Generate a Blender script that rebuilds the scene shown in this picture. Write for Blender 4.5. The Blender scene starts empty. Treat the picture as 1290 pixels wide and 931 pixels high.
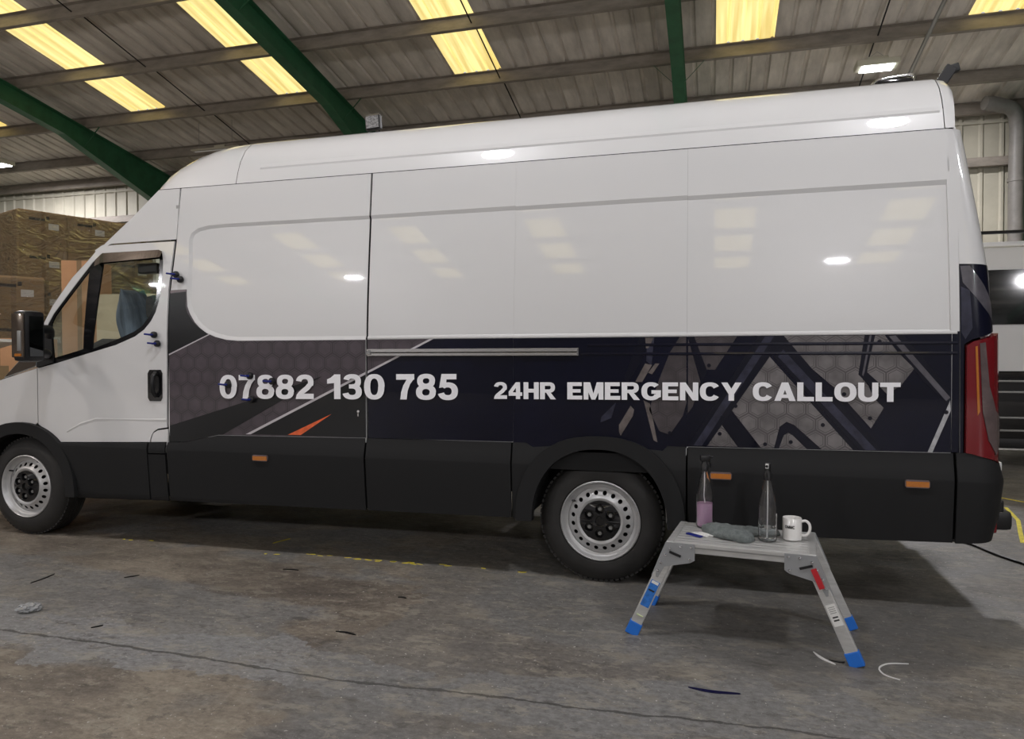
import bpy, bmesh, math, random
from math import pi, sin, cos, sqrt
from mathutils import Vector, Matrix
from mathutils.geometry import tessellate_polygon
random.seed(7)
SC = bpy.context.scene
COL = SC.collection
# ------------------------------------------------------------ camera
cam = bpy.data.objects.new('camera', bpy.data.cameras.new('camera'))
COL.objects.link(cam)
SC.camera = cam
cam.data.sensor_width = 36
cam.data.lens = 900 / 1290 * 36
cam.data.clip_end = 200
YAW, PIT, ROLL = -0.2735, -0.0196, -0.0024
CAMLOC = Vector((0.6002, -3.8959, 1.2726))
f = Vector((sin(YAW) * cos(PIT), cos(YAW) * cos(PIT), sin(PIT)))
r0 = Vector((cos(YAW), -sin(YAW), 0)); u0 = r0.cross(f)
r = r0 * cos(ROLL) + u0 * sin(ROLL); u = -r0 * sin(ROLL) + u0 * cos(ROLL)
cam.matrix_world = Matrix(((r.x, u.x, -f.x, CAMLOC.x), (r.y, u.y, -f.y, CAMLOC.y), (r.z, u.z, -f.z, CAMLOC.z), (0, 0, 0, 1)))
# ------------------------------------------------------------ world, exposure
W = bpy.data.worlds.new('world'); SC.world = W; W.use_nodes = True
W.node_tree.nodes['Background'].inputs[0].default_value = (0.75, 0.82, 0.9, 1)
W.node_tree.nodes['Background'].inputs[1].default_value = 0.5
SC.view_settings.view_transform = 'Standard'
SC.view_settings.look = 'None'
SC.view_settings.exposure = 0.45
SC.view_settings.gamma = 1.0
SC.view_settings.use_curve_mapping = False
LAMP_POWER = 520
SKY_EMIT = 0.80
# positions of the high-bay lamps: x, y, z (all hang under the roof)
LAMPS = [(3.06, 8.48, 5.80), (-15.3, 8.9, 5.75),
         (-9.8, -15.0, 6.2), (3.6, -15.0, 6.2), (-17.0, -15.0, 6.2), (11.4, -15.0, 6.2),
         ]
# fill globes added to light bay and ceiling; two follow reflections in the paint
GLOBES = [(-11.4, -1.6, 5.1), (-6.4, -2.1, 5.1), (-1.6, -2.1, 5.1), (2.15, -2.1, 5.1), (7.4, -2.1, 5.1)]
GLOBE_EMIT = 125
BACK_POWER = .5      # the row along the far wall is weaker

# ------------------------------------------------------------ materials
def nt(m):
    m.use_nodes = True
    return m.node_tree.nodes, m.node_tree.links
def P(name, col, rough=0.5, metal=0.0, coat=0.0, trans=0.0, ior=1.45, emit=None, es=0.0, var=0.0, vs=6.0, bump=0.0, bs=60.0, stretch=None, coat_rough=0.03, coat_ior=1.5, spec=.5):
    m = bpy.data.materials.new(name); N, L = nt(m); b = N['Principled BSDF']
    b.inputs['Base Color'].default_value = (*col, 1); b.inputs['Roughness'].default_value = rough
    b.inputs['Metallic'].default_value = metal; b.inputs['Coat Weight'].default_value = coat
    b.inputs['Coat Roughness'].default_value = coat_rough; b.inputs['Coat IOR'].default_value = coat_ior; b.inputs['Specular IOR Level'].default_value = spec
    b.inputs['Transmission Weight'].default_value = trans; b.inputs['IOR'].default_value = ior
    if emit: b.inputs['Emission Color'].default_value = (*emit, 1); b.inputs['Emission Strength'].default_value = es
    if var or bump:
        tc = N.new('ShaderNodeTexCoord'); mp = N.new('ShaderNodeMapping')
        L.new(tc.outputs['Object'], mp.inputs[0])
        if stretch: mp.inputs['Scale'].default_value = stretch
    if var:
        n = N.new('ShaderNodeTexNoise'); n.inputs['Scale'].default_value = vs; n.inputs['Detail'].default_value = 6; n.inputs['Roughness'].default_value = .65
        L.new(mp.outputs[0], n.inputs['Vector'])
        rp = N.new('ShaderNodeValToRGB'); L.new(n.outputs[0], rp.inputs[0])
        rp.color_ramp.elements[0].position = .3; rp.color_ramp.elements[1].position = .7
        rp.color_ramp.elements[0].color = (*[c * (1 - var) for c in col], 1)
        rp.color_ramp.elements[1].color = (*[min(1, c * (1 + var)) for c in col], 1)
        L.new(rp.outputs[0], b.inputs['Base Color'])
    if bump:
        n2 = N.new('ShaderNodeTexNoise'); n2.inputs['Scale'].default_value = bs; n2.inputs['Detail'].default_value = 4
        L.new(mp.outputs[0], n2.inputs['Vector'])
        bp = N.new('ShaderNodeBump'); bp.inputs['Strength'].default_value = bump; bp.inputs['Distance'].default_value = .01
        L.new(n2.outputs[0], bp.inputs['Height']); L.new(bp.outputs[0], b.inputs['Normal'])
    return m
def thin_glass(name, tint, refl=1.0, rough=0.02):
    m = bpy.data.materials.new(name); N, L = nt(m); N.remove(N['Principled BSDF'])
    out = N['Material Output']; t = N.new('ShaderNodeBsdfTransparent'); g = N.new('ShaderNodeBsdfGlossy')
    t.inputs[0].default_value = (*tint, 1); g.inputs['Roughness'].default_value = rough
    g.inputs[0].default_value = (refl, refl, refl, 1)
    lw = N.new('ShaderNodeLayerWeight'); lw.inputs[0].default_value = .5
    p5 = N.new('ShaderNodeMath'); p5.operation = 'POWER'; L.new(lw.outputs['Facing'], p5.inputs[0]); p5.inputs[1].default_value = 4
    fr = N.new('ShaderNodeMath'); fr.operation = 'MULTIPLY_ADD'; L.new(p5.outputs[0], fr.inputs[0]); fr.inputs[1].default_value = .9; fr.inputs[2].default_value = .055
    mx = N.new('ShaderNodeMixShader'); L.new(fr.outputs[0], mx.inputs[0]); L.new(t.outputs[0], mx.inputs[1]); L.new(g.outputs[0], mx.inputs[2])
    L.new(mx.outputs[0], out.inputs[0])
    return m
def hexmat(name, ca, cb, size, rough=.3, coat=.4, var=.2):
    """printed hexagon mesh pattern in the van's own x-z plane"""
    m = P(name, ca, rough, coat=coat); N, L = nt(m); b = N['Principled BSDF']
    tc = N.new('ShaderNodeTexCoord'); sp = N.new('ShaderNodeSeparateXYZ'); L.new(tc.outputs['Object'], sp.inputs[0])
    cb_ = N.new('ShaderNodeCombineXYZ'); L.new(sp.outputs[0], cb_.inputs[0]); L.new(sp.outputs[2], cb_.inputs[1])
    def V(op, a, bb=None):
        n = N.new('ShaderNodeVectorMath'); n.operation = op
        for i, q in enumerate((a, bb)):
            if q is None: continue
            if isinstance(q, tuple): n.inputs[i].default_value = q
            else: L.new(q, n.inputs[i])
        return n
    def M(op, a, bb=None):
        n = N.new('ShaderNodeMath'); n.operation = op
        for i, q in enumerate((a, bb)):
            if q is None: continue
            if isinstance(q, (int, float)): n.inputs[i].default_value = q
            else: L.new(q, n.inputs[i])
        return n.outputs[0]
    sc = V('ADD', V('MULTIPLY', cb_.outputs[0], (1 / size, 1 / size, 0)).outputs[0], (100, 100, 0)).outputs[0]
    R = (1, 1.7320508, 1); H = (.5, .8660254, 0)
    a = V('SUBTRACT', V('MODULO', sc, R).outputs[0], H).outputs[0]
    c = V('SUBTRACT', V('MODULO', V('SUBTRACT', sc, H).outputs[0], R).outputs[0], H).outputs[0]
    da = V('DOT_PRODUCT', a, a).outputs['Value']; dc = V('DOT_PRODUCT', c, c).outputs['Value']
    lt = M('LESS_THAN', da, dc)
    mix = N.new('ShaderNodeMix'); mix.data_type = 'VECTOR'; L.new(lt, mix.inputs[0]); L.new(c, mix.inputs[4]); L.new(a, mix.inputs[5])
    ab = V('ABSOLUTE', mix.outputs[1]).outputs[0]
    d1 = V('DOT_PRODUCT', ab, H).outputs['Value']
    s2 = N.new('ShaderNodeSeparateXYZ'); L.new(ab, s2.inputs[0])
    hd = M('MAXIMUM', d1, s2.outputs[0])
    # double outline: rings at .36 and .47
    r1 = M('LESS_THAN', M('ABSOLUTE', M('SUBTRACT', hd, .385)), .02)
    r2 = M('GREATER_THAN', hd, .455)
    ring = M('MAXIMUM', r1, r2)
    n = N.new('ShaderNodeTexNoise'); n.inputs['Scale'].default_value = 9; n.inputs['Detail'].default_value = 7
    L.new(tc.outputs['Object'], n.inputs['Vector'])
    rp = N.new('ShaderNodeValToRGB'); L.new(n.outputs[0], rp.inputs[0])
    rp.color_ramp.elements[0].position = .3; rp.color_ramp.elements[1].position = .7
    rp.color_ramp.elements[0].color = (*[q * (1 - var) for q in ca], 1); rp.color_ramp.elements[1].color = (*[q * (1 + var) for q in ca], 1)
    mc = N.new('ShaderNodeMix'); mc.data_type = 'RGBA'; L.new(ring, mc.inputs[0]); L.new(rp.outputs[0], mc.inputs[6]); mc.inputs[7].default_value = (*cb, 1)
    L.new(mc.outputs[2], b.inputs['Base Color'])
    return m

M = {}
M['white'] = P('white_van_paint', (.725, .725, .725), .32, coat=1.0, coat_rough=.02, coat_ior=1.7)
M['clad'] = P('dark_grey_textured_plastic', (.0165, .0168, .0175), .55, spec=.22, bump=.06, bs=500)
M['black'] = P('black_plastic', (.012, .012, .013), .4)
M['blackgloss'] = P('gloss_black', (.008, .008, .009), .12, coat=.6)
M['dark'] = P('dark_underbody', (.008, .008, .008), .85)
M['rubber'] = P('tyre_rubber', (.022, .021, .020), .62, var=.25, vs=8, bump=.05, bs=120)
M['rim'] = P('silver_wheel_paint', (.50, .50, .50), .42, metal=.45, var=.06, vs=14)
M['alu'] = P('brushed_aluminium', (.60, .60, .59), .40, metal=.55, var=.12, vs=9, stretch=(1, 8, 8))
M['chrome'] = P('polished_chrome', (.75, .76, .78), .08, metal=1)
M['navy'] = P('gloss_navy_vinyl', (.0025, .0032, .0125), .25, coat=.35, spec=.3, var=.4, vs=2)
M['bandblack'] = P('gloss_charcoal_vinyl', (.011, .0115, .0125), .3, coat=.35, spec=.3)
M['hexmauve'] = hexmat('hexagon_print_mauve_grey', (.072, .058, .068), (.045, .036, .043), .105)
M['mauve'] = P('mauve_vinyl', (.16, .12, .13), .3, coat=.6)
M['plate'] = hexmat('hexagon_print_steel_grey', (.155, .143, .145), (.085, .078, .08), .092, var=.4)
M['platedark'] = hexmat('hexagon_print_dim_brown', (.062, .053, .057), (.045, .038, .042), .092, var=.45)
M['strut'] = P('print_dark_strut', (.0035, .004, .012), .28, coat=.35, spec=.3)
M['strutmid'] = P('print_strut_sheen', (.030, .031, .052), .28, coat=.35, spec=.3, var=.5, vs=12)
M['strutlight'] = P('print_strut_grey', (.085, .080, .095), .28, coat=.8, var=.4, vs=10)
M['streak'] = P('print_brown_streak', (.125, .105, .10), .3, coat=.7, var=.5, vs=16)
M['silverprint'] = P('print_silver_edge', (.42, .42, .44), .3, coat=.7, var=.3, vs=30)
M['whitevinyl'] = P('white_vinyl', (.93, .93, .96), .35, coat=.4)
M['stripe'] = P('pale_grey_vinyl', (.55, .52, .55), .3, coat=.6)
M['orange'] = P('orange_vinyl', (.78, .13, .035), .35, coat=.4, var=.25, vs=24)
M['amber'] = P('amber_marker_lens', (.46, .15, .015), .18, coat=1, var=.1, vs=200)
M['red'] = P('red_lamp_lens', (.17, .003, .008), .1, coat=1)
M['clearlens'] = P('clear_lamp_lens', (.16, .12, .12), .1, metal=.3, coat=1, var=.25, vs=12)
M['glass'] = thin_glass('cab_side_glass', (.90, .94, .92), .8)
M['screenglass'] = thin_glass('windscreen_glass', (.82, .86, .84), 1.0)
M['deflector'] = P('smoked_wind_deflector', (.10, .075, .055), .2, metal=.5, coat=1)
M['mirrorglass'] = P('mirror_glass', (.10, .105, .11), .03, metal=1)
M['seat'] = P('grey_seat_fabric', (.12, .12, .125), .9, var=.2, vs=30)
M['bulkhead'] = P('pale_bulkhead', (.36, .36, .35), .6)
M['towel'] = P('grey_microfibre_cloth', (.15, .17, .168), .95, var=.3, vs=40, bump=.5, bs=220)
M['towelblue'] = P('blue_grey_striped_towel', (.24, .29, .36), .95, var=.5, vs=9, bump=.4, bs=200, stretch=(1, 4, .3))
M['green'] = P('green_steel_paint', (.028, .125, .058), .45, var=.25, vs=3)
M['purlin'] = P('dusty_galvanised_purlin', (.25, .22, .185), .6, metal=.1, var=.3, vs=2.2, stretch=(1, 3, 3))
M['sheet'] = P('dusty_roof_lining', (.62, .575, .51), .7, var=.3, vs=1.4, stretch=(2.0, .5, 1))
M['wall'] = P('cream_wall_lining', (.40, .375, .30), .6, var=.12, vs=1.5, stretch=(1, 1, .5))
M['wallplain'] = P('painted_blockwork', (.13, .125, .12), .8, var=.1, vs=2)
M['card'] = P('brown_cardboard', (.34, .235, .125), .8, var=.14, vs=3, stretch=(1, 1, 5))
M['cardpale'] = P('pale_cardboard', (.56, .31, .16), .8, var=.1, vs=4)
M['tape'] = P('brown_parcel_tape', (.30, .20, .11), .25, coat=.5)
M['paper'] = P('white_paper_label', (.75, .75, .73), .6)
M['blue'] = P('blue_plastic', (.02, .16, .62), .4)
M['bluelabel'] = P('blue_printed_label', (.03, .17, .55), .35, coat=.3, var=.3, vs=60)
M['redlabel'] = P('red_printed_label', (.50, .02, .03), .35, coat=.3)
M['bluedark'] = P('dark_blue_plastic', (.01, .02, .20), .35)
M['mug'] = P('white_glazed_ceramic', (.80, .79, .77), .15, coat=.6)
M['print'] = P('black_print', (.02, .02, .02), .5)
M['liquidpink'] = P('pink_liquid', (.93, .62, .88), .05, trans=.4, ior=1.33)
M['liquid'] = P('clear_liquid', (.93, .95, .96), .02, trans=1, ior=1.33)
M['bottle'] = P('clear_bottle_plastic', (.985, .985, .99), .03, trans=1, ior=1.46)
M['tube'] = P('translucent_dip_tube', (.8, .8, .8), .4)
M['pipe'] = P('grey_duct_pipe', (.17, .16, .145), .5, var=.2, vs=4)
M['lampbody'] = P('pale_lamp_housing', (.55, .53, .42), .5)
M['lampon'] = P('lit_lamp_panel', (1, 1, 1), .5, emit=(.93, .97, 1.0), es=14)
M['globe'] = P('lit_globe', (1, 1, 1), .5, emit=(.97, .965, 1.0), es=GLOBE_EMIT)
M['globewarm'] = P('lit_warm_globe', (1, 1, 1), .5, emit=(1.0, .91, .86), es=GLOBE_EMIT)
M['cardcream'] = P('cream_cardboard', (.66, .57, .40), .7, var=.08, vs=4)
M['railmetal'] = P('bright_rail_metal', (.70, .70, .70), .25, metal=.9)
M['steel'] = P('dull_grey_steel', (.30, .30, .29), .5, metal=.6)
M['ledlens'] = P('led_array_lens', (.30, .30, .31), .15, metal=.5, var=.7, vs=90)
M['screendark'] = P('dark_tinted_window', (.012, .014, .014), .06, coat=1)
M['hinge'] = P('grey_painted_hinge_plate', (.33, .34, .35), .4, metal=.3)
M['splash'] = P('green_white_paint_splash', (.55, .62, .35), .6)
M['yellow'] = P('worn_yellow_line_paint', (.78, .66, .06), .7, var=.3, vs=30)
M['scrap'] = P('black_vinyl_scrap', (.01, .01, .011), .35)
M['scrapblue'] = P('navy_vinyl_scrap', (.008, .008, .05), .3)
M['scrapwhite'] = P('white_backing_paper', (.75, .75, .74), .5)

# translucent yellowed roof lights: daylight comes through them
def skymat():
    m = P('yellowed_rooflight', (.75, .62, .25), .6); N, L = nt(m); b = N['Principled BSDF']
    tc = N.new('ShaderNodeTexCoord'); mp = N.new('ShaderNodeMapping'); mp.inputs['Scale'].default_value = (9, .35, 1)
    L.new(tc.outputs['Object'], mp.inputs[0])
    n = N.new('ShaderNodeTexNoise'); n.inputs['Scale'].default_value = 1.6; n.inputs['Detail'].default_value = 5; L.new(mp.outputs[0], n.inputs['Vector'])
    rp = N.new('ShaderNodeValToRGB'); L.new(n.outputs[0], rp.inputs[0])
    rp.color_ramp.elements[0].position = .28; rp.color_ramp.elements[0].color = (.62, .44, .12, 1)
    rp.color_ramp.elements[1].position = .62; rp.color_ramp.elements[1].color = (.98, .84, .36, 1)
    L.new(rp.outputs[0], b.inputs['Emission Color']); b.inputs['Emission Strength'].default_value = SKY_EMIT
    return m
M['skylight'] = skymat()

def filmmat():
    m = bpy.data.materials.new('clear_stretch_film'); N, L = nt(m); N.remove(N['Principled BSDF'])
    out = N['Material Output']; t = N.new('ShaderNodeBsdfTransparent'); g = N.new('ShaderNodeBsdfGlossy'); g.inputs['Roughness'].default_value = .12
    t.inputs[0].default_value = (.9, .9, .88, 1)
    tc = N.new('ShaderNodeTexCoord'); mp = N.new('ShaderNodeMapping'); mp.inputs['Scale'].default_value = (1.4, 1.4, 2.6); mp.inputs['Rotation'].default_value = (.5, .7, 0)
    L.new(tc.outputs['Object'], mp.inputs[0])
    n = N.new('ShaderNodeTexNoise'); n.inputs['Scale'].default_value = 2.2; n.inputs['Detail'].default_value = 5; n.inputs['Distortion'].default_value = 3.0; L.new(mp.outputs[0], n.inputs['Vector'])
    bp = N.new('ShaderNodeBump'); bp.inputs['Strength'].default_value = 1; bp.inputs['Distance'].default_value = .22
    L.new(n.outputs[0], bp.inputs['Height']); L.new(bp.outputs[0], g.inputs['Normal'])
    lw = N.new('ShaderNodeLayerWeight'); lw.inputs[0].default_value = .5; L.new(bp.outputs[0], lw.inputs['Normal'])
    p5 = N.new('ShaderNodeMath'); p5.operation = 'POWER'; L.new(lw.outputs['Facing'], p5.inputs[0]); p5.inputs[1].default_value = 3
    fr = N.new('ShaderNodeMath'); fr.operation = 'MULTIPLY_ADD'; L.new(p5.outputs[0], fr.inputs[0]); fr.inputs[1].default_value = .8; fr.inputs[2].default_value = .13
    mx = N.new('ShaderNodeMixShader'); L.new(fr.outputs[0], mx.inputs[0]); L.new(t.outputs[0], mx.inputs[1]); L.new(g.outputs[0], mx.inputs[2]); L.new(mx.outputs[0], out.inputs[0])
    return m
M['film'] = filmmat()
M['bagfilm'] = P('crumpled_clear_plastic', (.62, .64, .66), .15, trans=.5, coat=1)

def floormat():
    m = P('worn_concrete_floor', (.15, .14, .13), .55); N, L = nt(m); b = N['Principled BSDF']
    tc = N.new('ShaderNodeTexCoord'); obj = tc.outputs['Object']
    def noise(scale, det=8, rough=.6, stretch=(1, 1, 1), dist=0, off=(0, 0, 0)):
        mp = N.new('ShaderNodeMapping'); mp.inputs['Scale'].default_value = stretch; mp.inputs['Location'].default_value = off
        L.new(obj, mp.inputs[0]); n = N.new('ShaderNodeTexNoise'); n.inputs['Scale'].default_value = scale; n.inputs['Detail'].default_value = det
        n.inputs['Roughness'].default_value = rough; n.inputs['Distortion'].default_value = dist; L.new(mp.outputs[0], n.inputs['Vector']); return n.outputs[0]
    def ramp(i, a, c, ca=(0, 0, 0, 1), cc=(1, 1, 1, 1)):
        rp = N.new('ShaderNodeValToRGB'); L.new(i, rp.inputs[0]); e = rp.color_ramp.elements
        e[0].position = a; e[1].position = c; e[0].color = ca; e[1].color = cc; return rp.outputs[0]
    def mix(fac, A, B, mode='MIX'):
        n = N.new('ShaderNodeMix'); n.data_type = 'RGBA'; n.blend_type = mode
        for i, q in ((0, fac), (6, A), (7, B)):
            if isinstance(q, (int, float)): n.inputs[i].default_value = q
            elif isinstance(q, tuple): n.inputs[i].default_value = q
            else: L.new(q, n.inputs[i])
        return n.outputs[2]
    def mt(op, a, c=None):
        n = N.new('ShaderNodeMath'); n.operation = op
        for i, q in enumerate((a, c)):
            if q is None: continue
            if isinstance(q, (int, float)): n.inputs[i].default_value = q
            else: L.new(q, n.inputs[i])
        return n.outputs[0]
    base = ramp(noise(.9, 10, .68, (1, 1.6, 1), .6), .36, .62, (.115, .098, .084, 1), (.27, .235, .190, 1))
    grey = ramp(noise(2.6, 8, .6, off=(3, 1, 0)), .3, .7, (.15, .145, .138, 1), (.225, .22, .212, 1))
    paintmask = ramp(noise(.75, 10, .62, (.8, 1.5, 1), .3, (11, 5, 0)), .47, .53)
    c = mix(paintmask, base, grey)
    # the old painted strip along the saw-cut joint
    sp = N.new('ShaderNodeSeparateXYZ'); L.new(obj, sp.inputs[0])
    wob = mt('MULTIPLY', mt('SUBTRACT', noise(1.1, 8, .6, off=(7, 7, 0)), .5), .9)
    fine = mt('MULTIPLY', mt('SUBTRACT', noise(9, 6, .6), .5), .05)
    yy = mt('ADD', sp.outputs[1], wob)
    strip = mt('MULTIPLY', mt('GREATER_THAN', yy, -1.52), mt('LESS_THAN', yy, -1.12))
    spread = mt('GREATER_THAN', mt('ADD', sp.outputs[0], mt('MULTIPLY', wob, 2.0)), -1.0)
    c = mix(mt('MULTIPLY', strip, .75), c, (.255, .258, .262, 1))
    # the right part of the floor is painted grey
    c = mix(mt('MULTIPLY', spread, .55), c, (.165, .162, .156, 1))
    # fine flecks and chips
    chips = ramp(noise(14, 9, .75, (1, 1.4, 1)), .60, .66)
    c = mix(mt('MULTIPLY', chips, .5), c, (.38, .33, .26, 1))
    dark = ramp(noise(5, 9, .7, (1, 2, 1), .8, (2, 9, 0)), .58, .70)
    c = mix(mt('MULTIPLY', dark, .55), c, (.05, .046, .042, 1))
    gr = ramp(noise(26, 10, .82, (1, 1.5, 1)), .36, .64, (.62, .61, .60, 1), (1.36, 1.36, 1.36, 1))
    c = mix(1.0, c, gr, 'MULTIPLY')
    blot_ = ramp(noise(3.4, 10, .72, (1, 1.9, 1), .5, (4, 3, 0)), .54, .60)
    c = mix(mt('MULTIPLY', blot_, .35), c, (.31, .275, .215, 1))
    fl1 = ramp(noise(5.2, 12, .78, (1, 2.2, 1), .3, (9, 2, 0)), .55, .565)
    c = mix(mt('MULTIPLY', fl1, .42), c, (.36, .33, .27, 1))
    fl2 = ramp(noise(7.5, 12, .80, (1, 1.8, 1), .4, (1, 12, 0)), .575, .587)
    c = mix(mt('MULTIPLY', fl2, .55), c, (.075, .068, .062, 1))
    specks = ramp(noise(60, 2, .5, off=(3, 3, 0)), .70, .715)
    c = mix(specks, c, (.5, .48, .45, 1))
    # saw-cut joint / crack, slightly sunk and dark
    yc = mt('ADD', mt('ADD', sp.outputs[1], fine), mt('MULTIPLY', mt('SUBTRACT', noise(.6, 3, .5, off=(1, 4, 0)), .5), .25))
    crack = mt('LESS_THAN', mt('ABSOLUTE', mt('ADD', yc, 1.38)), mt('MULTIPLY', mt('POWER', noise(7, 6, .7), 2.0), .030))
    xc = mt('ADD', sp.outputs[0], mt('MULTIPLY', mt('SUBTRACT', noise(1.5, 5, .6, off=(8, 0, 0)), .5), .12))
    c = mix(mt('MULTIPLY', crack, .7), c, (.035, .032, .03, 1))
    # dark patch beside the rear of the van, part stain, part painted shadow
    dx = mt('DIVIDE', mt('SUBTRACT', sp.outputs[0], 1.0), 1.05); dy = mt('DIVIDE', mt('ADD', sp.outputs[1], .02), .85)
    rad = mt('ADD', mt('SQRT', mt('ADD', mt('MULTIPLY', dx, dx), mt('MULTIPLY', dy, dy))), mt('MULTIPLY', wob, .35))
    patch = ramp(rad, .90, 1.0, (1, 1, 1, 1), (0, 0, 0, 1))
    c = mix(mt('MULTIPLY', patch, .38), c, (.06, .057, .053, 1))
    L.new(c, b.inputs['Base Color'])
    rr = ramp(noise(1.7, 6, .6, off=(5, 5, 0)), .35, .7, (.38, .38, .38, 1), (.72, .72, .72, 1)); L.new(rr, b.inputs['Roughness'])
    bp = N.new('ShaderNodeBump'); bp.inputs['Strength'].default_value = .35; bp.inputs['Distance'].default_value = .006
    L.new(mt('SUBTRACT', noise(16, 8, .65), mt('MULTIPLY', crack, 1.5)), bp.inputs['Height']); L.new(bp.outputs[0], b.inputs['Normal'])
    return m
M['floor'] = floormat()

# ------------------------------------------------------------ object helpers
def link(name, me, mat, parent=None, kind=None, smooth=None):
    if mat is not None: me.materials.append(mat)
    if smooth is not None:
        for p in me.polygons: p.use_smooth = True
        me.set_sharp_from_angle(angle=math.radians(smooth))
    o = bpy.data.objects.new(name, me); COL.objects.link(o)
    if parent is not None: o.parent = parent
    if kind: o['kind'] = kind
    return o
def thing(name, label, cat, loc=(0, 0, 0), rz=0, group=None):
    o = bpy.data.objects.new(name, None); COL.objects.link(o); o.empty_display_size = .1
    o.location = loc; o.rotation_euler = (0, 0, rz); o['label'] = label; o['category'] = cat
    if group: o['group'] = group
    return o
def tag(o, label, cat, group=None):
    o['label'] = label; o['category'] = cat
    if group: o['group'] = group
    return o
class B:
    """collects simple solids, then builds them as ONE mesh object"""
    def __init__(s): s.v = []; s.f = []
    def add(s, vs, fs):
        n = len(s.v); s.v += [tuple(q) for q in vs]; s.f += [tuple(i + n for i in q) for q in fs]; return s
    def box(s, c, d, rot=None, bev=0):
        bm = bmesh.new(); bmesh.ops.create_cube(bm, size=1)
        for q in bm.verts: q.co = Vector((q.co.x * d[0], q.co.y * d[1], q.co.z * d[2]))
        if bev: bmesh.ops.bevel(bm, geom=bm.edges[:], offset=bev, segments=2, affect='EDGES', profile=.6)
        mt = Matrix.Translation(c) @ (rot if rot is not None else Matrix.Identity(4))
        bm.verts.index_update(); s.add([mt @ q.co for q in bm.verts], [[w.index for w in q.verts] for q in bm.faces]); bm.free(); return s
    def bar(s, a, b, w, h, up=(0, 0, 1), bev=0):
        a = Vector(a); b = Vector(b); d = b - a; x = d.normalized(); upv = Vector(up)
        y = upv.cross(x)
        y = y.normalized() if y.length > 1e-6 else Vector((0, 1, 0)); z = x.cross(y)
        R = Matrix((x, y, z)).transposed().to_4x4()
        return s.box((a + b) / 2, (d.length, w, h), R, bev)
    def tube(s, pts, rad, n=10, cap=True):
        pts = [Vector(p) for p in pts]; rads = rad if isinstance(rad, (list, tuple)) else [rad] * len(pts)
        rings = []; prev = None
        for i, p in enumerate(pts):
            t = (pts[min(i + 1, len(pts) - 1)] - pts[max(i - 1, 0)]).normalized()
            if prev is None:
                a = Vector((0, 0, 1)) if abs(t.z) < .9 else Vector((1, 0, 0)); a = (a - t * a.dot(t)).normalized()
            else: a = (prev - t * prev.dot(t)).normalized()
            prev = a; bb = t.cross(a)
            rings.append([p + (a * cos(2 * pi * k / n) + bb * sin(2 * pi * k / n)) * rads[i] for k in range(n)])
        return s.loft(rings, True, cap)
    def loft(s, rings, closed=True, cap=True):
        n = len(rings[0]); vs = [q for rg in rings for q in rg]; fs = []
        for i in range(len(rings) - 1):
            for k in range(n if closed else n - 1):
                k2 = (k + 1) % n; fs.append((i * n + k, i * n + k2, (i + 1) * n + k2, (i + 1) * n + k))
        if cap and closed: fs += [tuple(range(n))[::-1], tuple(range((len(rings) - 1) * n, len(rings) * n))]
        return s.add(vs, fs)
    def lathe(s, prof, c, ax='z', n=32):
        """prof: (radius, height along axis)"""
        rings = []
        for rr, h in prof:
            rg = []
            for k in range(n):
                a = 2 * pi * k / n; x, y = rr * cos(a), rr * sin(a)
                p = (x, y, h) if ax == 'z' else ((x, h, y) if ax == 'y' else (h, x, y))
                rg.append(Vector(c) + Vector(p))
            rings.append(rg)
        return s.loft(rings, True, False)
    def prism(s, poly, y0, y1, fn=lambda x, y, z: (x, y, z)):
        """polygon in x-z extruded along y"""
        n = len(poly); tri = tessellate_polygon([[Vector((a, b, 0)) for a, b in poly]])
        vs = [fn(a, y0, b) for a, b in poly] + [fn(a, y1, b) for a, b in poly]
        fs = [tuple(t) for t in tri] + [tuple(i + n for i in t[::-1]) for t in tri] + [(i, (i + 1) % n, (i + 1) % n + n, i + n) for i in range(n)]
        return s.add(vs, fs)
    def mesh(s, name):
        me = bpy.data.meshes.new(name); me.from_pydata(s.v, [], s.f)
        bm = bmesh.new(); bm.from_mesh(me); bmesh.ops.recalc_face_normals(bm, faces=bm.faces[:]); bm.to_mesh(me); bm.free(); return me
    def build(s, name, mat, parent=None, smooth=None, kind=None): return link(name, s.mesh(name), mat, parent, kind, smooth)
def copytree(o, parent=None):
    c = o.copy(); COL.objects.link(c)
    if parent is not None: c.parent = parent
    for ch in list(o.children): copytree(ch, c)
    return c
def interp(x, xs, ys):
    if x <= xs[0]: return ys[0]
    for i in range(len(xs) - 1):
        if x <= xs[i + 1]: return ys[i] + (ys[i + 1] - ys[i]) * (x - xs[i]) / (xs[i + 1] - xs[i])
    return ys[-1]
def spline(pts, k=6):
    pts = [Vector(p) for p in pts]; out = []
    for i in range(len(pts) - 1):
        p0 = pts[max(i - 1, 0)]; p1 = pts[i]; p2 = pts[i + 1]; p3 = pts[min(i + 2, len(pts) - 1)]
        for j in range(k):
            t = j / k; out.append(.5 * ((2 * p1) + (p2 - p0) * t + (2 * p0 - 5 * p1 + 4 * p2 - p3) * t * t + (3 * p1 - p0 - 3 * p2 + p3) * t ** 3))
    out.append(pts[-1]); return out

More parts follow.
